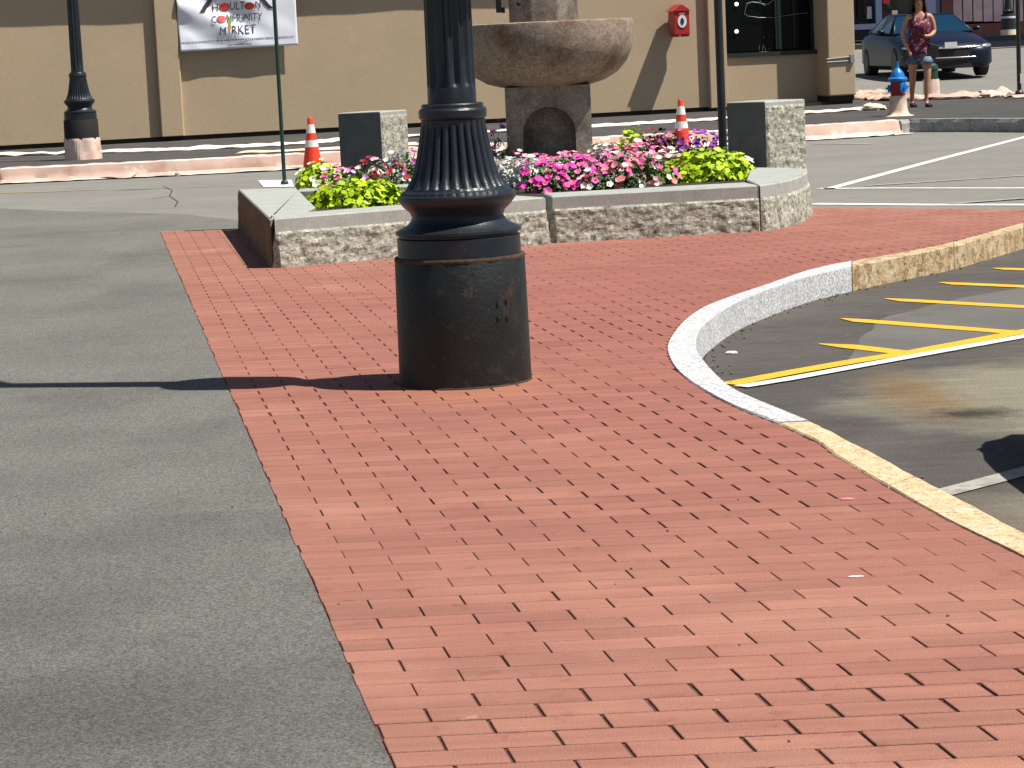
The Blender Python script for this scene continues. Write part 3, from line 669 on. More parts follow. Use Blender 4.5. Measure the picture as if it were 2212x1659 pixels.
# ================================================================ PLANTER
def rough_block(name, m_rough, m_sawn, poly, z0, z1, band, parent, rough_edges=None, amp=.022, step=.03, seed=0, top_m=None, shaded_edge=None):
    """granite block: sawn top and upper band, rock-faced sides below"""
    pts = []; rg = []; nrm = []; ed = []
    n_ = len(poly)
    area = sum(poly[i][0] * poly[(i+1) % n_][1] - poly[(i+1) % n_][0] * poly[i][1] for i in range(n_))
    if area < 0: poly = poly[::-1]; rough_edges = None if rough_edges is None else [n_ - 2 - e if n_ - 2 - e >= 0 else n_ - 1 for e in rough_edges]
    for i in range(n_):
        a = Vector((poly[i][0], poly[i][1], 0)); b = Vector((poly[(i+1) % n_][0], poly[(i+1) % n_][1], 0))
        r_ = rough_edges is None or i in rough_edges
        m_ = max(1, int((b - a).length / (step if r_ else .3))); t = (b - a).normalized(); nn = Vector((t.y, -t.x, 0))
        for k in range(m_):
            pts.append(a.lerp(b, k / m_)); rg.append(r_ and k > 0); nrm.append(nn); ed.append(i)
    nz = max(3, int((z1 - band - z0) / step * 1.1)); lv = [z0 + (z1 - band - z0) * k / nz for k in range(nz + 1)] + [z1 - band + .006, z1 - .008, z1]
    vs = []
    for li, zz in enumerate(lv):
        for p_, r_, nn in zip(pts, rg, nrm):
            q = p_ + Vector((0, 0, zz))
            if r_ and li <= nz:
                w_ = Vector((q.x * 5 + seed, q.y * 5, q.z * 7)); edge = min(1, (nz - li) / 1.0) if li < nz else 0
                c_ = noise.cell(w_ * 1.7) * .5
                u_ = 1 - li / nz
                d = (.55 + 1.1 * u_ + noise.noise(w_ * .7) * .45 + noise.noise(w_ * 2.3) * .45 + noise.noise(w_ * 4.6) * .30 + c_ * .22) * amp * edge
                q += nn * max(-.006, d)
            if li == len(lv) - 1: q -= nn * .008
            vs.append(q)
    N = len(pts); fs = []; ms = []
    mb = MB()
    for li in range(len(lv) - 1):
        for i in range(N):
            j = (i + 1) % N; fs.append((li*N+i, li*N+j, (li+1)*N+j, (li+1)*N+i)); ms.append(2 if shaded_edge is not None and ed[i] == shaded_edge and li < len(lv) - 2 else 0 if (li < nz and rg[i]) or (li < nz and rg[j]) else 1)
    fs.append(tuple((len(lv)-1)*N + i for i in range(N))); ms.append(1)
    mb.add(vs, fs); mb.m = ms
    return mb.build(name, [m_rough, m_sawn, M['granite_shaded']], parent)
ZP = .31
def T(x, y): p = at(x, y, ZP); return (p.x, p.y)
pl = empty('planter', at(1190, 560), 'low granite planter with flower bed in front of the fountain', 'planter')
lb = [T(515,408), T(640,405), T(682,446), T(664,455), T(600,464), T(592,469), T(583,472)]
o = rough_block('granite_block', M['granite_brown'], M['granite_sawn'], lb, 0, ZP - .002, .012, pl, amp=.012, seed=3); o['label'] = 'left block with brown stained side'
def off_back(a, b, th):
    a = Vector((*a, 0)); b = Vector((*b, 0)); t = (b - a).normalized(); nn = Vector((-t.y, t.x, 0))
    return (b + nn * th), (a + nn * th)
def front_block(a, b, th, seed):
    c, d = off_back(a, b, th)
    if seed == 1: d = Vector((*a, 0)) + E2 * .40
    return rough_block('granite_block', M['granite_rough'], M['granite_sawn'], [a, b, (c.x, c.y), (d.x, d.y)], 0, ZP, .085, pl, rough_edges=[0, 1, 3], amp=.019, step=.015, seed=seed)
front_block(T(593,472), T(1178,426), .42, 1)
front_block(T(1193,424), T(1639,400), .42, 9)
cb = [T(1642,400), T(1676,395), T(1706,389), T(1730,381), T(1744,372), T(1743,365), T(1700,362), T(1622,362), T(1612,388)]
rough_block('granite_block', M['granite_rough'], M['granite_sawn'], cb, 0, ZP, .085, pl, rough_edges=[0,1,2,3,4], amp=.018, step=.018, seed=17)
bb = [T(640,404), T(1630,361)]
c, d = off_back(bb[0], bb[1], .3); 
rough_block('granite_block', M['granite_rough'], M['granite_sawn'], [bb[0], bb[1], (c.x, c.y), (d.x, d.y)], 0, ZP - .03, .07, pl, rough_edges=[0], step=.08, seed=5)
mb = MB(); mb.prism([T(630,407), T(688,449), T(1180,416), T(1635,392), T(1625,363), T(640,401)], .02, ZP - .07)
mb.build('soil', M['soil'], pl)

def granite_post(px, D, zt, s_, al, label, seed):
    n0 = atD(px, 400, D); a = Vector((n0.x, D, 0)); r_ = Vector((math.cos(al), math.sin(al), 0)) * s_; l_ = Vector((-math.sin(al), math.cos(al), 0)) * s_
    e = empty('granite_post', a + (r_ + l_) / 2, label, 'granite post', 'square granite posts behind the planter')
    q = [a, a + r_, a + r_ + l_, a + l_]
    rough_block('post_block', M['granite_rough'], M['granite_sawn'], [(v.x, v.y) for v in q], -.01, zt, .035, e, rough_edges=[0, 1], amp=.013, step=.018, seed=seed, shaded_edge=3)  # face turned from the sun is coloured darker to deepen its shade
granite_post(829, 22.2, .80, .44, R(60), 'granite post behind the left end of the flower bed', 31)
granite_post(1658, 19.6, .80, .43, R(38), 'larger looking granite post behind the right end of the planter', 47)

# ================================================================ FOUNTAIN
FD = 22.6; fk = FD / F
fc = atD(1187, 330, FD + .38); FX, FY = fc.x, fc.y
def fz_(y): return atD(1187, y, FD).z
ft = empty('fountain', (FX, FY, 0), 'brown granite drinking fountain with broad round bowl on a square pedestal', 'fountain')
zpl = fz_(337)
mb = MB(); mb.prism([(FX - 1.15, FY - 1.25), (FX + 1.2, FY - 1.15), (FX + 1.1, FY + 1.1), (FX - 1.15, FY + 1.0)], 0, zpl - .001); mb.build('plinth', M['fountain_grey'], ft, bevel=.02)
zb_ = fz_(186); hw = .38
# pedestal with an arched niche in the front and right faces
def arch_face(w_, h_, aw_, ah, n=12):
    """front face with arch hole: list of verts (x,z) quads around the niche"""
    vs = []; fs = []
    a = [(-aw_, 0)] + [(-aw_ * math.cos(math.pi * i / n), ah - aw_ + aw_ * math.sin(math.pi * i / n)) for i in range(n + 1)] + [(aw_, 0)]
    o_ = []
    for (x, z) in a:
        if z <= .001: o_.append((math.copysign(w_, x), 0))
        else:
            t = (x / aw_); o_.append((max(-w_, min(w_, x * 2.4)), h_ if abs(x) < aw_ * .98 else h_))
    o_[1] = (-w_, h_); o_[-2] = (w_, h_)
    return a, o_
H_ = zb_ - zpl
a, o_ = arch_face(hw, H_, .235, .44)
mb = MB()
for ang in (0, math.pi / 2, math.pi, -math.pi / 2):
    m_ = Matrix.Rotation(ang, 3, 'Z')
    f3 = lambda x, y, z: m_ @ Vector((x, y, z)) + Vector((FX, FY, zpl))
    if ang == 0:
        n_ = len(a); vs = [f3(x, -hw, z) for x, z in a] + [f3(x, -hw, z) for x, z in o_] + [f3(x, -hw + .22, z) for x, z in a]
        fs = [(i, i + 1, n_ + i + 1, n_ + i) for i in range(n_ - 1)] + [(2*n_ + i, 2*n_ + i + 1, i + 1, i) for i in range(n_ - 1)] + [tuple(2*n_ + i for i in range(n_))[::-1]]
        mb.add(vs, fs)
    else: mb.add([f3(-hw, -hw, 0), f3(hw, -hw, 0), f3(hw, -hw, H_), f3(-hw, -hw, H_)], [(0,1,2,3)])
mb.add([Vector((FX + x, FY + y, zpl + H_)) for x, y in ((-hw,-hw),(hw,-hw),(hw,hw),(-hw,hw))], [(0,1,2,3)])
mb.build('pedestal', M['fountain_grey'], ft)
rb = 191 * (FD + .4) / F; zr = fz_(46)
hb = zr - zb_
bp = [(0, .02), (.0, .40), (.035, .52), (.10, .63), (.19, .71), (.28, .755), (.36, .775), (hb - .03, .785), (hb - .008, .78), (hb, .765), (hb, .64), (hb - .06, .60), (hb - .2, .4), (hb - .24, .02)]
mb = MB(); mb.lathe([(z, r_ / .785 * rb) for z, r_ in bp], (FX, FY, zb_), 96, caps=False); mb.build('bowl', M['fountain'], ft, smooth=35)
mb = MB(); mb.lathe([(-.24, .335), (.02, .335), (1.0, .32), (1.1, .36)], (FX, FY, zr), 8, a0=R(22.5)); mb.build('column', M['fountain_grey'], ft, bevel=.02)
mb = MB(); mb.lathe([(.95, .3), (1.0, .42), (1.1, .5), (1.25, .52), (1.25, .4), (1.2, .1)], (FX, FY, zr), 40); mb.build('upper_basin', M['fountain'], ft, smooth=35)
mb = MB(); mb.box((FX - .40, FY - .1, zr + .28), (.05, .12, .36)); mb.box((FX - .36, FY - .1, zr + .12), (.03, .05, .05)); mb.build('spout_bracket', M['black_metal'], ft)
mb = MB(); mb.sphere((FX - .22, FY - .31, zr + .17), .022); mb.build('spout_hole', M['rubber'], ft)

# ================================================================ CONES, BUCKET
def cone(px, py, z, h, label, D=None):
    p = at(px, py, z) if D is None else D
    e = empty('traffic_cone', p, label, 'traffic cone', 'traffic cones standing on the road'); k = h / .6
    MB().lathe([(0, .165*k), (.022*k, .165*k), (.03*k, .12*k)], p, 4, a0=R(40)).build('base', M['rubber'], e)
    rad = lambda z_: (.118 - .092 * (z_ / .6)) * k
    def seg(name, m, a, b, ex=0): MB().lathe([(a*k, rad(a)+ex), (b*k, rad(b)+ex)], p, 28).build(name, m, e, smooth=40)
    seg('cone_body', M['cone'], .025, .26); seg('reflective_collar', M['cone_band'], .26, .34, .003); seg('cone_body', M['cone'], .34, .42); seg('reflective_collar', M['cone_band'], .42, .52, .003)
    MB().lathe([(.52*k, rad(.52)), (.53*k, .034*k), (.585*k, .034*k), (.6*k, .025*k), (.6*k, .012*k)], p, 20).build('cone_tip', M['cone'], e, smooth=40)
cone(676, 366, -.012, .61, 'orange traffic cone left of the smaller looking granite post')
q = atD(1474, 330, 30.4); cone(0, 0, 0, .61, 'orange traffic cone below the red alarm box behind purple flowers', D=Vector((q.x, 30.4, -.012)))
q = atD(1303, 330, 27.5); e = empty('red_bucket', (q.x, 27.5, -.012), 'low red bucket on the road just right of the fountain pedestal', 'bucket')
MB().lathe([(0, .14), (.22, .18), (.24, .19)], (q.x, 27.5, -.012), 20).build('bucket_body', M['hyd_red'], e, smooth=40)
MB().lathe([(.16, .178), (.235, .195)], (q.x, 27.5, -.012), 20).build('bucket_band', M['cone'], e, smooth=40)

# ================================================================ FLOWER BED
def bl_mesh(mats_key, rad, cup=.35):
    mb = MB(); n = 5
    mb.v = [Vector((0, 0, 0))]
    for i in range(n * 2):
        a = math.pi * i / n; r_ = rad * (1 if i % 2 == 0 else .80)
        mb.v.append(Vector((r_ * math.cos(a), r_ * math.sin(a), rad * cup * (1.0 if i % 2 == 0 else .8))))
    for i in range(n * 2): mb.f.append((0, 1 + i, 1 + (i + 1) % (n * 2))); mb.m.append(0)
    me = bpy.data.meshes.new('flower'); me.from_pydata([tuple(v) for v in mb.v], [], mb.f); me.materials.append(M['f_' + mats_key]); return me
BM = {k: bl_mesh(k, .027) for k in ('pink','hot','white','red','purple','lilac','coral','rose','violet')}
def leaf_shape(kind):
    if kind == 'lime': return [(-.0,0,0),(.018,.012,.004),(.026,.034,.002),(.012,.055,-.006),(0,.072,-.016),(-.012,.055,-.006),(-.026,.034,.002),(-.018,.012,.004)]
    if kind == 'silver': return [(0,0,0),(.006,.02,.003),(.018,.032,.0),(.005,.04,0),(.014,.06,-.003),(0,.07,-.01),(-.014,.055,-.003),(-.004,.04,0),(-.018,.03,0),(-.006,.018,.003)]
    return [(0,0,0),(.012,.015,.004),(.013,.034,0),(0,.055,-.01),(-.013,.034,0),(-.012,.015,.004)]
def leaf_mesh(kind, m, s_=1.0):
    p = leaf_shape(kind); me = bpy.data.meshes.new('leaf'); me.from_pydata([(x*s_, y*s_, z*s_) for x, y, z in p], [], [tuple(range(len(p)))]); me.materials.append(M[m]); return me
LM = {'lime': leaf_mesh('lime', 'lime', .82)}
def orient(d, roll, tilt=0):
    q = d.to_track_quat('Z', 'Y'); return (q.to_matrix() @ Matrix.Rotation(roll, 3, 'Z') @ Matrix.Rotation(tilt, 3, 'X')).to_quaternion()
prng = random.Random(11)
def plant(px, py, rx, h, name, label, cat, leafkind, leafmat, nleaf, flowers=(), nfl=0, leafobj=0, D=None, group='plants in the flower bed', ry=None, zc=.24):
    rx *= 1.12; h *= 1.08; nleaf = int(nleaf * 1.35); py += 3
    r = prng; ry = ry or rx * .75
    base = at(px, py, zc); e = empty(name, base, label, cat, group)
    def surf(inner=1.0, up=-.15):
        while True:
            v = Vector((r.gauss(0, 1), r.gauss(0, 1), r.gauss(0, 1))).normalized()
            if v.z > up: break
        k = inner * (1 + .16 * noise.noise(Vector((v.x * 3 + px, v.y * 3, v.z * 3))))
        return Vector((v.x * rx * k, v.y * ry * k, max(.0, v.z) * h * k)), v
    # joined foliage: real leaf faces spread through the crown
    mb = MB(); ls = leaf_shape(leafkind)
    for i in range(nleaf):
        p_, v = surf(r.uniform(.35, 1.0)); d = (v + Vector((r.gauss(0, .5), r.gauss(0, .5), r.uniform(.2, .9)))).normalized()
        q = orient(d, r.uniform(0, 6.28), r.uniform(-.8, .5)); s_ = r.uniform(.55, 1.05)
        mb.add([q @ (Vector(l_) * s_) + p_ for l_ in ls], [tuple(range(len(ls)))])
    for i in range(14):
        p_, v = surf(.9); mb.tube([Vector((p_.x * .2, p_.y * .2, -.08)), Vector((p_.x * .6, p_.y * .6, p_.z * .6)), p_], .003, 3)
    tag(mb.build('foliage', M[leafmat], e, local=True), kind='stuff')
    for i in range(leafobj):
        while True:
            p_, v = surf(r.uniform(.94, 1.06), -.05)
            if v.y < .55: break
        d = (v * .9 + Vector((r.gauss(0, .35), r.gauss(0, .35) - .1, r.uniform(.2, .9)))).normalized()
        o = bpy.data.objects.new('leaf', LM[leafkind]); col.objects.link(o); o.parent = e; o.location = p_
        o.rotation_mode = 'QUATERNION'; o.rotation_quaternion = orient(d, r.uniform(0, 6.28), r.uniform(-.6, .2)); o.scale = (r.uniform(.75, 1.3),) * 3
    for i in range(int(nfl * 1.75)):
        while True:
            p_, v = surf(r.uniform(1.0, 1.12), .0)
            if v.y < .5: break
        k = flowers[r.randrange(len(flowers))]
        d = (v * .8 + Vector((r.gauss(0, .25), -.35 + r.gauss(0, .2), .55))).normalized()
        o = bpy.data.objects.new('flower', BM[k]); col.objects.link(o); o.parent = e; o.location = p_
        o.rotation_mode = 'QUATERNION'; o.rotation_quaternion = orient(d, r.uniform(0, 6.28)); o.scale = (r.uniform(.75, 1.25),) * 3
    return e
plant(692, 392, .17, .16, 'lime_plant', 'lime green leafy plant with white blooms at the back left corner of the bed', 'plant', 'lime', 'lime', 260, ['white'], 9, 70, ry=.25)
plant(775, 441, .33, .17, 'lime_plant', 'big lime green leafy plant spilling over the left block beside the lamp post', 'plant', 'lime', 'lime', 620, [], 0, 230, ry=.24)
plant(735, 408, .14, .17, 'petunia', 'mixed pink petunia between the two lime plants at the left', 'flowers', 'x', 'green', 130, ['pink','rose','lilac'], 15)
plant(800, 396, .17, .18, 'petunia', 'dark red and lilac petunia above the big left lime plant', 'flowers', 'x', 'green', 160, ['red','red','lilac','white','rose'], 22)
plant(842, 402, .14, .17, 'petunia', 'dark red petunia just left of the lamp post', 'flowers', 'x', 'green', 130, ['red','red','white'], 14)
plant(848, 376, .17, .20, 'dusty_miller', 'silvery plant in front of the left granite post', 'plant', 'silver', 'silver', 300, ['white'], 6)
plant(884, 380, .12, .22, 'petunia', 'purple petunia half hidden by the left side of the lamp post', 'flowers', 'x', 'green', 110, ['purple','lilac'], 12)
plant(1076, 362, .13, .33, 'petunia', 'tall magenta petunia just right of the fluted lamp post', 'flowers', 'x', 'green', 170, ['pink','purple','lilac'], 15)
plant(1100, 400, .20, .24, 'dusty_miller', 'silvery plant just right of the lamp post', 'plant', 'silver', 'silver', 420, ['white'], 7)
plant(1136, 402, .13, .22, 'dusty_miller', 'pale silvery plant with white blooms left of the bright pink petunias', 'plant', 'silver', 'silver', 240, ['white','rose'], 9)
plant(1175, 412, .17, .20, 'petunia', 'bright pink petunia above the gap between the planter blocks', 'flowers', 'x', 'green', 240, ['hot','pink','hot'], 30)
plant(1166, 382, .16, .17, 'petunia', 'pale pink and white petunia in front of the fountain pedestal', 'flowers', 'x', 'green', 150, ['rose','white','pink'], 18)
plant(1245, 405, .19, .22, 'petunia', 'hot pink petunia mound under the pedestal niche', 'flowers', 'x', 'green', 260, ['hot','pink','pink'], 38)
plant(1290, 408, .13, .13, 'petunia', 'low cream white petunia in the middle of the long block', 'flowers', 'x', 'darkleaf', 200, ['white','white','pink'], 7)
plant(1230, 372, .22, .16, 'petunia', 'mid pink petunia behind the hot pink mound', 'flowers', 'x', 'green', 200, ['pink','rose'], 26)
plant(1340, 402, .17, .17, 'petunia', 'cream petunia with coral blooms left of the rose petunias', 'flowers', 'x', 'darkleaf', 260, ['white','coral','pink','coral'], 12)
plant(1325, 374, .21, .19, 'petunia', 'wide pink petunia in the middle of the bed', 'flowers', 'x', 'green', 260, ['pink','rose','pink'], 36)
plant(1405, 396, .18, .20, 'petunia', 'rose and coral petunia left of the right lime plant', 'flowers', 'x', 'green', 280, ['rose','coral','pink','pink','white'], 30)
plant(1395, 366, .20, .20, 'petunia', 'pink petunia below the small lime plant at the back', 'flowers', 'x', 'green', 220, ['pink','rose','pink'], 32)
plant(1448, 378, .13, .19, 'petunia', 'white and rose petunia touching the right lime plant', 'flowers', 'x', 'green', 140, ['white','rose','white'], 18)
plant(1310, 354, .15, .20, 'dusty_miller', 'silvery plant with white blooms right of the fountain pedestal', 'plant', 'silver', 'silver', 260, ['white'], 11)
plant(1368, 343, .15, .29, 'lime_plant', 'small lime green plant at the back of the bed', 'plant', 'lime', 'lime', 160, ['white'], 3, 34)
plant(1430, 345, .24, .26, 'coleus', 'dark maroon leafed plant at the back of the bed', 'plant', 'lime', 'maroon_leaf', 420, ['red','purple'], 10)
plant(1530, 386, .34, .21, 'lime_plant', 'big lime green leafy plant at the right end of the bed', 'plant', 'lime', 'lime', 680, [], 0, 250, ry=.26)
plant(1515, 353, .20, .27, 'petunia', 'deep purple petunia left of the black post', 'flowers', 'x', 'darkleaf', 190, ['purple','purple','violet'], 34)
plant(1585, 356, .18, .24, 'petunia', 'violet petunia behind the right lime plant by the granite post', 'flowers', 'x', 'darkleaf', 190, ['purple','violet','violet'], 32)
plant(1606, 376, .06, .14, 'petunia', 'white petunia at the far right edge of the bed', 'flowers', 'x', 'darkleaf', 60, ['white'], 10, ry=.2)
plant(1470, 350, .12, .27, 'petunia', 'magenta petunia in front of the right traffic cone', 'flowers', 'x', 'darkleaf', 100, ['purple','pink','white'], 12)

# ================================================================ SHEETING
def cloth_strip(name, m, path, label, cat, w_up=.28, w_dn=.16, zt=ZS, drop=.155, seed=0, group='plastic sheeting along the kerb'):
    """sheet draped over the kerb edge: lies on the sidewalk, goes down the face and out on the road"""
    e_pts = []
    P_ = [Vector(q) for q in path]; L = [0]
    for a, b in zip(P_[:-1], P_[1:]): L.append(L[-1] + (b - a).length)
    n_ = int(L[-1] / .05); rings = []
    for k in range(n_ + 1):
        s_ = L[-1] * k / n_; i = max(j for j in range(len(L)) if L[j] <= s_ + 1e-9); i = min(i, len(P_) - 2)
        c = P_[i].lerp(P_[i+1], (s_ - L[i]) / (L[i+1] - L[i])); t = (P_[i+1] - P_[i]).normalized(); nn = Vector((t.y, -t.x, 0)); c = c + nn * .14
        f = lambda a, q: noise.noise(Vector((s_ * 1.3 + seed, a, q))) * .5 + noise.noise(Vector((s_ * .5 + seed, a * 2, q + 5)))
        g = lambda a: .016 * abs(noise.noise(Vector((s_ * 2.2 + seed * 3, a, 1.1)))) + .010 * abs(noise.noise(Vector((s_ * 5, a * 3, 4))))
        wu = w_up * (1 + .5 * f(0, 1)); wd = w_dn * (1 + .9 * f(0, 2))
        r_ = []
        for a in range(4): r_.append(c - nn * (wu * (1 - a / 4)) + Vector((0, 0, .014 + g(a) * (1.5 if a else .8))))
        r_.append(c + nn * (.01 + g(5)) + Vector((0, 0, .008 + g(4))))
        r_.append(c + nn * (.03 + 1.6 * g(6)) + Vector((0, 0, -drop * .35)))
        r_.append(c + nn * (.035 + 1.8 * g(7)) + Vector((0, 0, -drop * .72)))
        for a in range(1, 4): r_.append(c + nn * (.045 + wd * a / 3) + Vector((0, 0, -drop + .006 + 1.3 * g(8 + a))))
        rings.append(r_)
    mb = MB(); mb.loft(rings, cap=False, closed=False); nc = len(rings[0]) - 1; mb.m = [1 if i % nc in (3, nc - 1) else 0 for i in range(len(mb.f))]
    o = mb.build(name, [m, M['tarp_white']], None, smooth=50); s2 = o.modifiers.new('thick', 'SOLIDIFY'); s2.thickness = .004
    return tag(o, label, cat, group)
cloth_strip('plastic_sheet', M['tarp'], near_top[1:5], 'long pinkish plastic sheet over the kerb left of the fountain', 'plastic sheet', seed=1)
cloth_strip('plastic_sheet', M['tarp'], near_top[4:9], 'pinkish plastic sheet over the kerb between fountain and hydrant', 'plastic sheet', seed=9, w_up=.2, w_dn=.3)
def flat_strip(name, m, px, z, w_, label, cat, seed=0, h=.02, group='plastic sheeting along the kerb'):
    P_ = [at(x, y, z) for x, y in px]; L = [0]
    for a, b in zip(P_[:-1], P_[1:]): L.append(L[-1] + (b - a).length)
    n_ = int(L[-1] / .07); rings = []
    for k in range(n_ + 1):
        s_ = L[-1] * k / n_; i = min(max(j for j in range(len(L)) if L[j] <= s_ + 1e-9), len(P_) - 2)
        c = P_[i].lerp(P_[i+1], (s_ - L[i]) / (L[i+1] - L[i])); t = (P_[i+1] - P_[i]).normalized(); nn = Vector((t.y, -t.x, 0))
        ww = w_ * (1 + .5 * noise.noise(Vector((s_ * .9 + seed, 0, 3)))) / 2; c = c + nn * .12 * noise.noise(Vector((s_ * .6 + seed, 5, 3)))
        rings.append([c + nn * ww * (-1 + 2 * a / 6) + Vector((0, 0, .005 + h * (1 - abs(-1 + 2 * a / 6)) + 1.4 * h * abs(noise.noise(Vector((s_ * 3 + seed, a * .9, 1))))) ) for a in range(7)])
    mb = MB(); mb.loft(rings, cap=False, closed=False); o = mb.build(name, m, None, smooth=50)
    s2 = o.modifiers.new('thick', 'SOLIDIFY'); s2.thickness = .004
    return tag(o, label, cat, group)
flat_strip('plastic_sheet', M['tarp_white'], [(-60,341),(0,338),(407,325),(660,312),(729,306),(1284,275),(1521,262),(1771,245),(1880,236)], ZS, .22, 'narrow white sheet lying along the foot of the tan wall', 'plastic sheet', h=.03)
flat_strip('canvas_sheet', M['canvas'], [(518,331),(660,325),(750,320),(900,312)], ZS, .55, 'cream canvas sheet on the sidewalk behind the left cone', 'canvas sheet', seed=4, h=.015)
flat_strip('plastic_sheet', M['tarp'], [(-80,398),(0,393),(150,388),(300,383)], -.01, .5, 'loose pink sheet end on the road at the far left', 'plastic sheet', seed=14, h=.03)
flat_strip('plastic_sheet', M['tarp_white'], [(1300,335),(1500,318),(1700,305),(1850,296),(1925,292)], -.01, .28, 'white edged sheet strip on the road left of the hydrant', 'plastic sheet', seed=24, h=.03)
flat_strip('plastic_sheet', M['tarp'], [(1700,296),(1820,288),(1900,279),(1935,268)], -.0, .16, 'twisted pink sheet gathering at the hydrant foot', 'plastic sheet', seed=34, h=.06)
flat_strip('plastic_sheet', M['tarp'], [(1846,204),(1880,202),(1925,203)], ZS, .5, 'pink sheet on the far sidewalk edge left of the hydrant', 'plastic sheet', seed=44, h=.05)
flat_strip('plastic_sheet', M['tarp'], [(1846,213),(1880,215),(1940,217),(1990,216),(2060,214),(2130,209),(2170,204)], ZS, .42, 'pink sheet along the far sidewalk edge behind the woman', 'plastic sheet', seed=54, h=.07)
flat_strip('plastic_sheet', M['tarp'], [(2180,214),(2212,212),(2300,210)], ZS, .3, 'pink sheet at the foot of the far right pole', 'plastic sheet', seed=64, h=.04)
def heap(px, py, z, s_, label, seed, m):
    p = at(px, py, z); mb = MB(); nu, nv = 22, 12; rings = []
    for k in range(1, nv):
        a = math.pi * k / nv; r_ = []
        for i in range(nu):
            b = 2 * math.pi * i / nu; v = Vector((math.sin(a) * math.cos(b), math.sin(a) * math.sin(b), -math.cos(a)))
            kk = 1 + .45 * noise.noise(v * 2.6 + Vector((seed, 0, 0))) + .2 * noise.noise(v * 7 + Vector((seed, 0, 0)))
            r_.append(p + Vector((v.x * s_[0] * kk, v.y * s_[1] * kk, max(.0, s_[2] * .45 + v.z * s_[2] * kk * .8))))
        rings.append(r_)
    mb.loft(rings); o = mb.build('sheet_bundle', m, None, smooth=60); tag(o, label, 'bundle', 'bundled plastic sheets')
heap(1888, 238, ZS, (.16, .12, .075), 'tan crumpled sheet bundle left of the hydrant', 3, M['canvas'])
heap(1955, 285, -.01, (.24, .16, .07), 'cream crumpled sheet bundle at the kerb below the hydrant', 8, M['canvas'])
heap(2140, 211, ZS, (.2, .14, .09), 'pale crumpled sheet bundle left of the far right pole', 12, M['wrap'])
for (x, y) in ((384, 382), (17, 391), (735, 357)):
    c = at(x, y, 0.0) + Vector((0, -.02, .01)); mb = MB(); mb.lathe([(0, .03), (.03, .03), (.045, .018)], c, 10)
    tag(mb.build('sheet_weight', M['granite_sawn'], None), {384: 'grey weight on the pink sheet nearest the lamp post foot', 17: 'grey weight on the pink sheet at the far left', 735: 'grey weight on the sheet right of the left cone'}[x], 'weight', 'small weights on the sheets')

# ================================================================ HYDRANT
hp = at(1941, 250, ZS); M['wrap_cream'] = mat('wrap_cream', (.70, .52, .38), .8, (.78, .62, .48), 14, .5, 40, layers=[((.45, .27, .18), 16, .6, .06, .6)]); HS = .80; hy = empty('fire_hydrant', hp, 'blue and dark red fire hydrant with its foot wrapped in cream canvas', 'fire hydrant')
k = hp.y / F; md = lambda kk, zz, a: 1 + .06 * math.sin(a * 5 + zz * 20)
MB().lathe([(.0, .27), (.012, .20), (.03, .175), (.07, .152), (.22, .142), (.27, .145)], hp, 28, md).build('canvas_wrap', M['wrap_cream'], hy, smooth=60)
MB().lathe([(.235, .12), (.25, .124), (.46, .122), (.47, .135)], hp, 28).build('barrel', M['hyd_red'], hy, smooth=35)
MB().lathe([(.46, .15), (.475, .165), (.50, .168), (.515, .15), (.52, .125), (.56, .11), (.60, .085), (.63, .05), (.645, .03)], hp, 32).build('bonnet', M['blue'], hy, smooth=35)
MB().lathe([(.64, .032), (.66, .03), (.68, .018), (.72, .018), (.73, .008)], hp, 5).build('operating_nut', M['blue'], hy, smooth=35)
def cap(a, r_, l0, l1, z):
    d = Vector((math.cos(a), math.sin(a), 0)); MB().tube([hp + d * l0 + Vector((0,0,z)), hp + d * (l1 - .03) + Vector((0,0,z)), hp + d * (l1 - .029) + Vector((0,0,z)), hp + d * l1 + Vector((0,0,z))], [r_ * .8, r_ * .8, r_, r_ * .85], 14).build('hose_cap', M['blue'], hy, smooth=35)
    MB().tube([hp + d * l1 + Vector((0,0,z)), hp + d * (l1 + .035) + Vector((0,0,z))], r_ * .28, 5).build('cap_nut', M['blue'], hy)
hy.scale = (HS, HS, 1)
cap(R(-62), .075, .08, .17, .375); cap(R(178), .05, .08, .17, .375); cap(R(5), .05, .08, .16, .39)

# bollard behind the woman
bp_ = at(2012, 203, ZS); e = empty('bollard', bp_, 'short dark green bollard with wrapped cream foot behind the woman', 'bollard'); kk_ = bp_.y / F
MB().lathe([(0, .15), (.26, .145)], bp_, 24, lambda a, b, c: 1 + .03 * math.sin(c * 6)).build('paper_wrap', M['wrap'], e)
MB().lathe([(.26, .125), (.42, .12), (.44, .135), (.50, .125), (.54, .08), (.56, .02)], bp_, 24).build('post', M['green_post'], e, smooth=35)

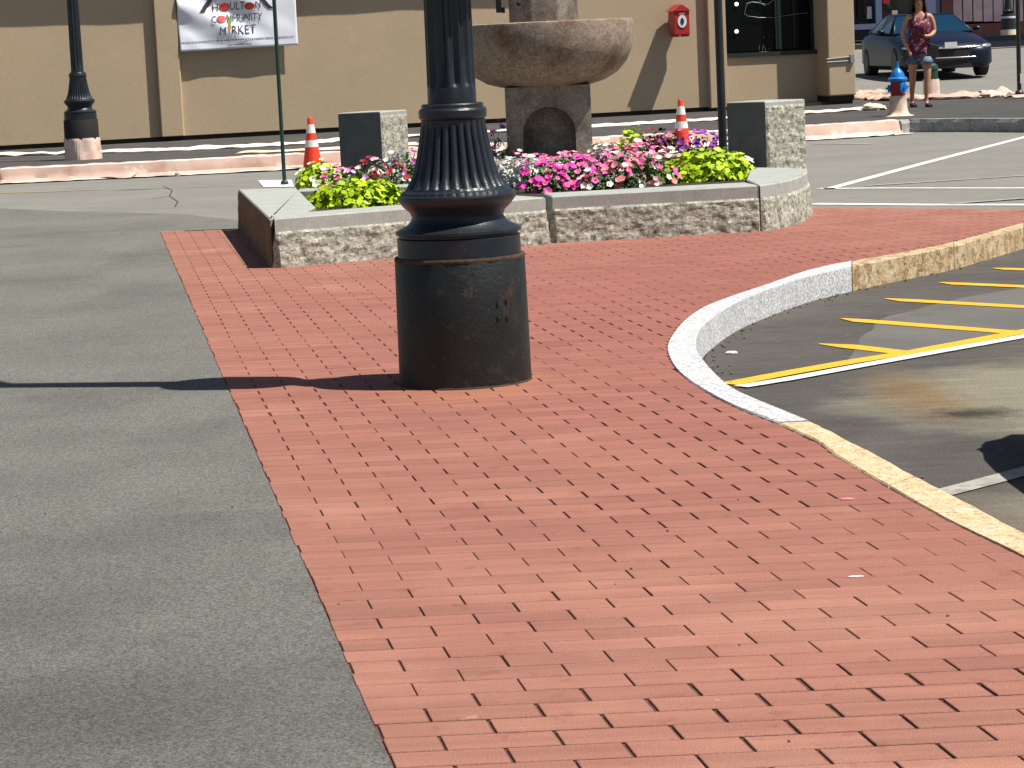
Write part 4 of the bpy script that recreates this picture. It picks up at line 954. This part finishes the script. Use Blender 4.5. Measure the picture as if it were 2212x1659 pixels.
# ================================================================ PERSON
M['skin'] = mat('skin', (.50, .24, .14), .55, (.56, .28, .17), 6)
M['hair'] = mat('hair', (.012, .007, .005), .6)
M['top'] = mat('top', (.14, .018, .04), .8, layers=[((.62, .30, .34), 16, .56, .04, .85), ((.03, .01, .03), 22, .58, .04, .7)])
M['denim'] = mat('denim', (.02, .035, .10), .9, (.22, .27, .34), 5)
pp = at(1990, 231, ZS)
per = empty('person', pp, 'woman in a red floral top and denim shorts walking past the hydrant', 'person'); per.scale = (1.03, 1.03, 1.03)
KX = 1.0
def skin_body(name, chains, m, parent, sub=1):
    bm_v = []; bm_e = []; rad = []
    for ch in chains:
        prev = None
        for item in ch:
            if isinstance(item, int): idx = item
            else: bm_v.append(item[:3]); rad.append(item[3]); idx = len(bm_v) - 1
            if prev is not None: bm_e.append((prev, idx))
            prev = idx
    me = bpy.data.meshes.new(name); me.from_pydata(bm_v, bm_e, []); o = bpy.data.objects.new(name, me); col.objects.link(o); o.parent = parent
    s_ = o.modifiers.new('skin', 'SKIN'); s_.use_smooth_shade = True
    for i, v in enumerate(me.skin_vertices[0].data): r_ = rad[i]; v.radius = r_ if isinstance(r_, tuple) else (r_, r_); v.use_root = (i == 0)
    u = o.modifiers.new('sub', 'SUBSURF'); u.levels = sub; u.render_levels = sub
    me.materials.append(m); return o
# pelvis 0, spine .. head; x to the right of the picture, -y to the camera
ch = []
ch.append([(-.02,0,.80,(.145,.11)), (-.02,0,.92,(.125,.095)), (-.01,0,1.03,(.12,.09)), (0,0,1.17,(.135,.10)), (0,0,1.28,(.11,.08)), (0,-.005,1.34,.052), (0,-.01,1.40,.05), (-.005,-.02,1.46,(.068,.08)), (-.005,-.02,1.52,(.075,.088)), (-.005,-.01,1.57,.055)])
ch.append([4, (-.155,0,1.30,.052), (-.20,.0,1.20,.045), (-.25,.01,1.05,.036), (-.215,-.05,.92,.03), (-.165,-.09,.81,.022), (-.155,-.10,.765,.026), (-.150,-.105,.735,.022)])
ch.append([4, (.155,0,1.30,.052), (.195,0,1.20,.045), (.215,.0,1.07,.036), (.15,-.10,1.02,.03), (.09,-.15,1.01,.022), (.055,-.17,1.015,.026), (.035,-.175,1.015,.022)])
ch.append([0, (-.10,.0,.72,(.09,.09)), (-.105,.04,.60,.072), (-.10,.07,.46,.053), (-.095,.16,.30,.047), (-.09,.24,.12,.03), (-.09,.26,.06,.032), (-.09,.17,.015,.026), (-.09,.12,.012,.02)])
ch.append([0, (.075,-.02,.72,(.09,.09)), (.085,-.06,.60,.072), (.09,-.09,.46,.053), (.075,-.10,.30,.047), (.06,-.10,.12,.03), (.06,-.10,.06,.032), (.075,-.18,.03,.026), (.085,-.23,.02,.02)])
def hand(x, y, z, d, side):
    d = Vector(d).normalized(); across = d.cross(Vector(side)).normalized(); out = []
    for i, l_ in enumerate((.052, .062, .058, .045)):
        o_ = Vector((x, y, z)) + across * (.016 * (i - 1.5)); out.append([(*(o_), .008), (*(o_ + d * l_ * .6), .0075), (*(o_ + d * l_ + Vector(side) * .012), .006)])
    o_ = Vector((x, y, z)) - d * .03 + across * .026; out.append([(*o_, .009), (*(o_ + across * .02 + d * .02), .008), (*(o_ + across * .024 + d * .045), .007)])
    return out
ch += hand(-.148, -.107, .735, (.1, -.1, -1), (0, -1, 0)); ch += hand(.03, -.175, 1.015, (-1, -.1, -.1), (0, -1, 0))
skin_body('body', ch, M['skin'], per, 2)
def face_part(name, m, c, r_): mb = MB(); mb.sphere(c, r_, 10, 6); return mb.build(name, m, per, local=True, smooth=True)
face_part('nose', M['skin'], (-.004, -.108, 1.49), (.012, .018, .02))
for s_ in (-1, 1):
    face_part('eye', M['hair'], (-.005 + s_ * .03, -.098, 1.51), (.013, .008, .006)); face_part('ear', M['skin'], (-.005 + s_ * .077, -.01, 1.49), (.01, .02, .03))
face_part('mouth', mat('lip', (.4, .08, .08), .5), (-.004, -.096, 1.452), (.022, .01, .007))
# hair: shell over the crown and down the back to the shoulders
rings = []
for z_, rx, ry, oy, gap in ((1.60,.03,.04,.0,0),(1.59,.06,.075,.0,0),(1.565,.088,.105,.0,.0),(1.53,.098,.115,.012,.75),(1.48,.103,.115,.02,.85),(1.42,.112,.11,.03,.95),(1.36,.125,.10,.04,1.0),(1.30,.135,.09,.05,1.05),(1.22,.12,.07,.075,1.1),(1.17,.09,.05,.085,1.1)):
    r_ = []
    for i in range(25):
        a = R(-90) + gap + (2 * math.pi - 2 * gap) * i / 24 if gap else R(-90) + 2 * math.pi * i / 25
        k_ = 1 + .05 * math.sin(i * 2.3 + z_ * 20); r_.append(Vector((-.01 + rx * k_ * math.cos(a), -.015 + oy + ry * k_ * math.sin(a), z_)))
    rings.append(r_)
mb = MB(); mb.loft(rings, cap=False, closed=False); mb.add(rings[0], [tuple(range(25))]); h_ = mb.build('hair', M['hair'], per, local=True, smooth=True)
s2 = h_.modifiers.new('thick', 'SOLIDIFY'); s2.thickness = .018; s2.offset = 0
def tube_rings(spec, n=24, fold=.0):
    out = []
    for (z_, cx, cy, rx, ry) in spec:
        out.append([Vector((cx + rx * (1 + fold * math.sin(i * 1.8 + z_ * 9)) * math.cos(2*math.pi*i/n), cy + ry * (1 + fold * math.sin(i * 2.6 + z_ * 5)) * math.sin(2*math.pi*i/n), z_)) for i in range(n)])
    return out
mb = MB(); mb.loft(tube_rings([(.745,-.02,0,.182,.145),(.82,-.02,0,.172,.138),(.92,-.02,0,.150,.118),(1.02,-.01,-.005,.146,.118),(1.10,0,-.02,.158,.14),(1.17,0,-.025,.160,.142),(1.24,0,-.01,.150,.115),(1.28,0,0,.135,.095)], 32, .035), cap=False)
tp = mb.build('top', M['top'], per, local=True, smooth=True); s2 = tp.modifiers.new('thick', 'SOLIDIFY'); s2.thickness = .008
for s_ in (-1, 1):
    mb = MB(); mb.tube([(s_*.085,-.085,1.265),(s_*.095,-.05,1.33),(s_*.10,.0,1.355),(s_*.09,.06,1.30)], .018, 8); mb.build('shoulder_strap', M['top'], per, local=True, smooth=True)
mb = MB(); mb.loft(tube_rings([(.84,-.02,0,.155,.125),(.76,-.015,0,.168,.130),(.70,-.015,0,.172,.125)], 24), cap=False)
mb.loft(tube_rings([(.72,-.10,.01,.100,.105),(.66,-.105,.025,.100,.10),(.62,-.108,.035,.098,.097)], 20), cap=False)
mb.loft(tube_rings([(.72,.078,-.02,.100,.105),(.66,.085,-.04,.100,.10),(.62,.088,-.055,.098,.097)], 20), cap=False)
sh = mb.build('shorts', M['denim'], per, local=True, smooth=True); s2 = sh.modifiers.new('thick', 'SOLIDIFY'); s2.thickness = .008
for (x, y, z_, dy) in ((-.09, .19, 0, -.02), (.075, -.15, 0, -.03)):
    rings = []
    for t_, w_, h2 in ((0, .03, .055), (.15, .038, .06), (.45, .042, .055), (.75, .045, .04), (1, .025, .025)):
        c_ = Vector((x + .015 * t_, y + .10 - .26 * t_, z_)); rings.append([c_ + Vector((w_ * math.cos(a), 0, h2 * max(0, .5 + .62 * math.sin(a)))) for a in [2*math.pi*i/12 for i in range(12)]])
    mb = MB(); mb.loft(rings); mb.build('shoe', M['rubber'], per, local=True, smooth=50)
bag = empty('shoulder_bag', pp + Vector((.17, -.09, .88)), 'small black bag hanging at the right hip of the woman', 'bag')
mb = MB(); mb.box((.0, 0, -.06), (.16, .06, .20), rot=Matrix.Rotation(R(18), 3, 'Y')); mb.build('bag_body', M['rubber'], bag, local=True, bevel=.015)
mb = MB(); mb.tube([(-.02,.0,.03),(-.08,-.03,.25),(-.11,-.02,.42),(-.09,.06,.48)], .009, 6); mb.build('strap', M['rubber'], bag, local=True)

# ================================================================ CARS
M['glass_car'] = mat('glass_car', (.004, .03, .06), .1, spec=.6)
M['chrome'] = mat('chrome', (.75, .76, .78), .22, metal=.8)
def make_car(loc, rz, paint, label, L=4.8, W=1.94, H=1.42, strip=True):
    e = empty('parked_car' if not strip else 'car', loc, label, 'car', None, rz)
    # nose towards -y. stations: y, half width low, half width belt, z bottom, z belt, hood/deck z
    st = [(-2.40,.62,.60,.30,.52,.60),(-2.33,.80,.78,.24,.55,.68),(-2.15,.92,.90,.20,.60,.76),(-1.85,.96,.93,.19,.70,.84),(-1.2,.97,.94,.19,.80,.94),(-.75,.97,.94,.19,.85,.99),(0,.97,.94,.19,.88,1.0),(.9,.97,.94,.19,.90,1.02),(1.6,.97,.93,.20,.90,1.04),(2.1,.93,.88,.24,.88,1.02),(2.38,.80,.74,.36,.80,.96)]
    kL, kW, kH = L / 4.8, W / 1.94, H / 1.42
    rings = []
    for y, w1, w2, zb1, zb2, zt in st:
        half = [(0, zb1), (w1 * .9, zb1), (w1, zb1 + .1), (w1 * 1.0, (zb1 + zb2) / 2), (w1 * .995, zb2 - .03), (w2 * .97, zb2 + .05), (w2 * .86, zt - .03), (w2 * .6, zt + .01), (0, zt + .03)]
        full = half + [(-x, z) for x, z in half[-2:0:-1]]
        rings.append([Vector((x * kW, y * kL, z * kH)) for x, z in full])
    mb = MB(); mb.loft(rings); mb.build('body_shell', paint, e, local=True, smooth=38)
    # greenhouse
    def gr(y, w_, z0, z1, wt): return [Vector((x * kW, y * kL, z * kH)) for x, z in ((-w_, z0), (w_, z0), (wt, z1), (-wt, z1))]
    A0 = [(-.82, -.85, .97), (.82, -.85, .97)]; roof = [(-.60, -.02, 1.37), (.60, -.02, 1.37)]; rr = [(-.58, .95, 1.36), (.58, .95, 1.36)]; D0 = [(-.76, 1.95, 1.03), (.76, 1.95, 1.03)]
    V = lambda p: Vector((p[0] * kW, p[1] * kL, p[2] * kH))
    def panel(name, m, pts, th=.012, inset=0):
        q = [V(p) for p in pts]; n_ = (q[1] - q[0]).cross(q[2] - q[0]).normalized() * th
        mb = MB(); k_ = len(q); mb.add([p + n_ for p in q] + [p - n_ for p in q], [tuple(range(k_)), tuple(range(k_, 2*k_))[::-1]] + [(k_+i, k_+(i+1) % k_, (i+1) % k_, i) for i in range(k_)]); return mb.build(name, m, e, local=True)
    # solid dark core and painted roof
    mb = MB()
    core = [[V(p) for p in r_] for r_ in ([(-.80,-.78,.96),(.80,-.78,.96),(.80,-.76,.97),(-.80,-.76,.97)], [(-.83,-.1,.97),(.83,-.1,.97),(.585,-.02,1.34),(-.585,-.02,1.34)], [(-.83,.5,.98),(.83,.5,.98),(.60,.5,1.36),(-.60,.5,1.36)], [(-.80,1.0,.99),(.80,1.0,.99),(.56,.95,1.33),(-.56,.95,1.33)], [(-.74,1.9,1.0),(.74,1.9,1.0),(.74,1.92,1.01),(-.74,1.92,1.01)])]
    mb.loft(core); mb.build('cabin', M['rubber'], e, local=True)
    panel('windshield', M['glass_car'], [A0[0], A0[1], roof[1], roof[0]], .02)
    panel('roof', paint, [(-.62,-.06,1.375),(.62,-.06,1.375),(.64,.45,1.41),(.60,1.0,1.37),(-.60,1.0,1.37),(-.64,.45,1.41)], .02)
    panel('rear_window', M['glass_car'], [rr[0], rr[1], D0[1], D0[0]][::-1], .015)
    for s_ in (-1, 1):
        panel('side_window', M['glass_car'], [(s_*.865,-.55,1.0),(s_*.865,.42,1.01),(s_*.655,.42,1.36),(s_*.63,-.02,1.34)], .012)
        panel('side_window', M['glass_car'], [(s_*.865,.48,1.01),(s_*.85,1.35,1.03),(s_*.62,.98,1.34),(s_*.655,.48,1.36)], .012)
        mb = MB(); mb.tube([V((s_*.84,-.86,.97)), V((s_*.62,-.03,1.36)), V((s_*.655,.45,1.385)), V((s_*.61,1.0,1.35)), V((s_*.77,1.95,1.03))], .028, 6); mb.build('roof_rail', paint, e, local=True, smooth=True)
        mb = MB(); mb.sphere(V((s_*1.04,-.5,1.03)), (.09, .06, .06)); mb.build('mirror', paint, e, local=True, smooth=True)
        for y in (-1.45, 1.45):
            c_ = Vector((s_*.86*kW, y*kL, .335)); mb = MB()
            mb.tube([c_ + Vector((s_*x,0,0)) for x in (-.11,-.10,.10,.115)], [.30,.335,.335,.31], 28); w_ = mb.build('wheel', M['rubber'], e, local=True, smooth=35)
            mb = MB(); mb.tube([c_ + Vector((s_*x,0,0)) for x in (.10,.125,.115)], [.24,.235,.08], 20); rim = mb.build('rim', mat('rim', (.05,.055,.06), .3, metal=.6) if 'rim' not in M else M['rim'], w_, local=True, smooth=35)
    F_ = lambda pts: pts
    mb = MB()
    if strip:
        # light bar across the nose, dark lower grille and plate
        pts = [V((x, -2.42 + .30 * abs(x) ** 2.6, .635 + .02 * abs(x))) for x in [i / 8 * .88 for i in range(-8, 9)]]
        mb.tube(pts, .02, 6); mb.build('light_bar', M['chrome'], e, local=True, smooth=True)
        for s_ in (-1, 1):
            mb = MB(); mb.tube([V((s_*.62, -2.33, .64)), V((s_*.80, -2.23, .655)), V((s_*.92, -2.02, .67))], [.03, .045, .02], 8); mb.build('headlight', M['chrome'], e, local=True, smooth=True)
            mb = MB(); mb.tube([V((s_*.60, -2.37, .33)), V((s_*.86, -2.2, .36)), V((s_*.93, -2.02, .50))], .014, 5); mb.build('bumper_trim', M['chrome'], e, local=True, smooth=True)
        rings = [[V((x, -2.43 + .30 * abs(x) ** 2.6, z_)) for x in [i / 6 * .8 for i in range(-6, 7)]] for z_ in (.21, .58)]
        rings += [[q + Vector((0, .05, 0)) for q in rings[1]], [q + Vector((0, .05, 0)) for q in rings[0]]]
        mb = MB(); n_ = 13; vs = [q for r_ in rings for q in r_]; fs = []
        for k_ in range(4):
            for i in range(n_ - 1): a_ = k_ * n_ + i; b_ = ((k_ + 1) % 4) * n_ + i; fs.append((a_, a_ + 1, b_ + 1, b_))
        mb.add(vs, fs); mb.build('grille', M['rubber'], e, local=True)
        mb = MB(); mb.tube([V((x, -2.45 + .30 * abs(x) ** 2.6, .43)) for x in [i / 6 * .7 for i in range(-6, 7)]], .012, 5); mb.build('grille_bar', M['chrome'], e, local=True, smooth=True)
        mb = MB(); mb.box(V((.0, -2.45, .70)), (.26, .02, .12)); mb.build('number_plate', M['pale'], e, local=True)
    else:
        for s_ in (-1, 1):
            mb = MB(); mb.tube([V((s_*.55, -2.30, .66)), V((s_*.85, -2.1, .72))], [.06, .05], 10); mb.build('headlight', M['chrome'], e, local=True, smooth=True)
        mb = MB(); mb.box(V((0, -2.40, .45)), (.9, .04, .14)); mb.build('grille', M['rubber'], e, local=True)
    return e
M['rim'] = mat('rim', (.02, .022, .025), .5)
navy = mat('navy_paint', (.0015, .0055, .020), .36, coat=.0, spec=.35)
silver_p = mat('silver_paint', (.42, .43, .45), .3, coat=.6)
CD = 53.2
cp_ = atD(2010, 158, CD); zc_ = street_z(CD)
make_car((cp_.x + .25, CD + 2.2, street_z(CD + 1.5)), R(3), navy, 'navy blue sedan with a thin light bar driving on the side street', L=4.97, W=1.96, H=1.37)
make_car((1.87 + 2.42, 7.86, ZL), R(-90), silver_p, 'silver parked car just outside the right edge of the picture', L=4.8, W=1.86, H=1.45, strip=False)

# ================================================================ FAR SIDE: SHOPS AND STREET FURNITURE
SD = 82.0
g0 = 1.0
def sx(px, D=SD): return atD(px, 60, D).x
def szz(px, py, D=SD): return atD(px, py, D).z
M['shop_base'] = mat('shop_base', (.018, .02, .045), .7, (.03, .02, .03), 2)
M['shop_brick'] = mat('shop_brick', (.10, .022, .02), .85, (.07, .018, .018), 4)
M['shop_blue'] = mat('shop_blue', (.16, .19, .32), .7)
M['shop_pink'] = mat('shop_pink', (.36, .27, .29), .8, (.27, .20, .23), 3)
M['shop_glass'] = mat('shop_glass', (.02, .035, .035), .1, (.06, .05, .04), 1.2, spec=.5)
M['shop_in'] = mat('shop_in', (.12, .10, .07), .9, (.02, .04, .03), 1.5, layers=[((.35, .04, .05), 2.2, .62, .03, .8), ((.28, .27, .22), 1.5, .6, .05, .7)])
shop = empty('shopfront', (sx(1990), SD, .9), 'far shopfront with pale blue window surround and dark base', 'shop building')
shop2 = empty('shopfront', (sx(2130), SD, .9), 'far shopfront of pale boards over a dark red base', 'shop building')
def sb(name, m, x0, x1, y0, y1, D0, D1, par, bevel=0):
    a = sx(x0); b = sx(x1); z0 = szz((x0 + x1) / 2, y1); z1 = szz((x0 + x1) / 2, y0)
    mb = MB(); mb.box(((a + b) / 2, (D0 + D1) / 2, (z0 + z1) / 2), (b - a, D1 - D0, z1 - z0)); return mb.build(name, m, par)
sb('wall', M['shop_brick'], 1780, 2050, -160, 84, SD + .5, SD + 6, shop)
sb('base', M['shop_base'], 1780, 2030, 62, 86, SD + .1, SD + .5, shop)
sb('sill', M['shop_blue'], 1780, 2030, 50, 62, SD, SD + .5, shop)
sb('display', M['shop_in'], 1835, 1895, -60, 50, SD + .42, SD + .5, shop); sb('display', M['shop_in'], 1905, 1998, -60, 50, SD + .42, SD + .5, shop)
sb('pane', M['shop_glass'], 1780, 1845, -60, 50, SD + .3, SD + .32, shop)
sb('window_post', M['shop_blue'], 1893, 1906, -160, 50, SD, SD + .5, shop); sb('window_post', M['shop_blue'], 2000, 2032, -160, 50, SD, SD + .5, shop)
for (a, b, c, d, m) in ((1856,1866,-5,36,'rubber'),(1868,1874,-5,30,'shop_brick'),(1912,1925,-5,8,'red_box'),(1930,1942,22,48,'tarp'),(1846,1851,-5,48,'shop_brick'),(1876,1886,14,40,'pale')):
    sb('display_item', M[m], a, b, c, d, SD + .2, SD + .4, shop)
sb('wall', M['shop_brick'], 2036, 2420, -160, 92, SD + .5, SD + 6, shop2)
sb('base', M['shop_base'], 2058, 2400, 70, 92, SD + .1, SD + .5, shop2)
sb('red_base', M['shop_brick'], 2062, 2400, 46, 70, SD + .15, SD + .5, shop2)
x = 2062
for i in range(16):
    sb('board', M['shop_pink'], x, x + 19.5, -160, 46, SD + .2, SD + .5, shop2); x += 22
sb('door_post', M['shop_brick'], 2034, 2060, -160, 60, SD - .05, SD + .5, shop2)
fp = Vector((sx(2178, 77), 77, .86)); e = empty('street_lamp', fp, 'far dark lamp post in front of the pale boarded shopfront', 'lamp post')
kk_ = 77 / F
MB().lathe([(0, 15*kk_*1.1), (.75, 15*kk_), (.78, 10*kk_), (.86, 13*kk_), (.9, 8*kk_), (1.25, 6*kk_), (3.5, 5*kk_)], fp, 24).build('post', M['lamp'], e, smooth=35)
MB().lathe([(.64, 15.6*kk_), (.70, 15.6*kk_)], fp, 24).build('band', M['pale'], e); MB().lathe([(0, 17.5*kk_), (.30, 16.8*kk_)], fp, 24).build('paper_wrap', M['canvas'], e)
mb = MB(); mb.prism([(sx(1700, 74), 74), (sx(2600, 74), 74), (sx(2600, 82), 82.4), (sx(1700, 82), 82.4)], .5, .93); tag(mb.build('far_sidewalk', M['walk']), kind='structure')
hd = empty('planter_box', (sx(2190, 70), 70, .7), 'low dark planter box on the far side of the side street', 'planter box')
MB().box((sx(2205, 70), 70, .86), (2.6, .5, .30)).build('box_body', M['shop_base'], hd); MB().box((sx(2205, 70), 70, 1.015), (2.64, .54, .02)).build('box_rim', M['rubber'], hd)

# litter and small marks
lit = [(1830,1080,.022,.004,'f_coral','tiny orange straw on the bricks near the tan kerb'),(1848,1247,.022,.003,'pale','white scuffed chip on the bricks at the right'),(1580,765,.03,.01,'pale','pale pebble on the dark asphalt inside the kerb curve'),(920,1514,.0,.0,None,'')]
for (x, y, a, b, m, lab) in lit:
    if not m: continue
    z = ZL if y == 765 else .0
    c = at(x, y, z); mb = MB(); mb.sphere(c + Vector((0, 0, b * .6)), (a, b * 1.6, b), 8, 5); tag(mb.build('litter', M[m]), lab, 'litter')
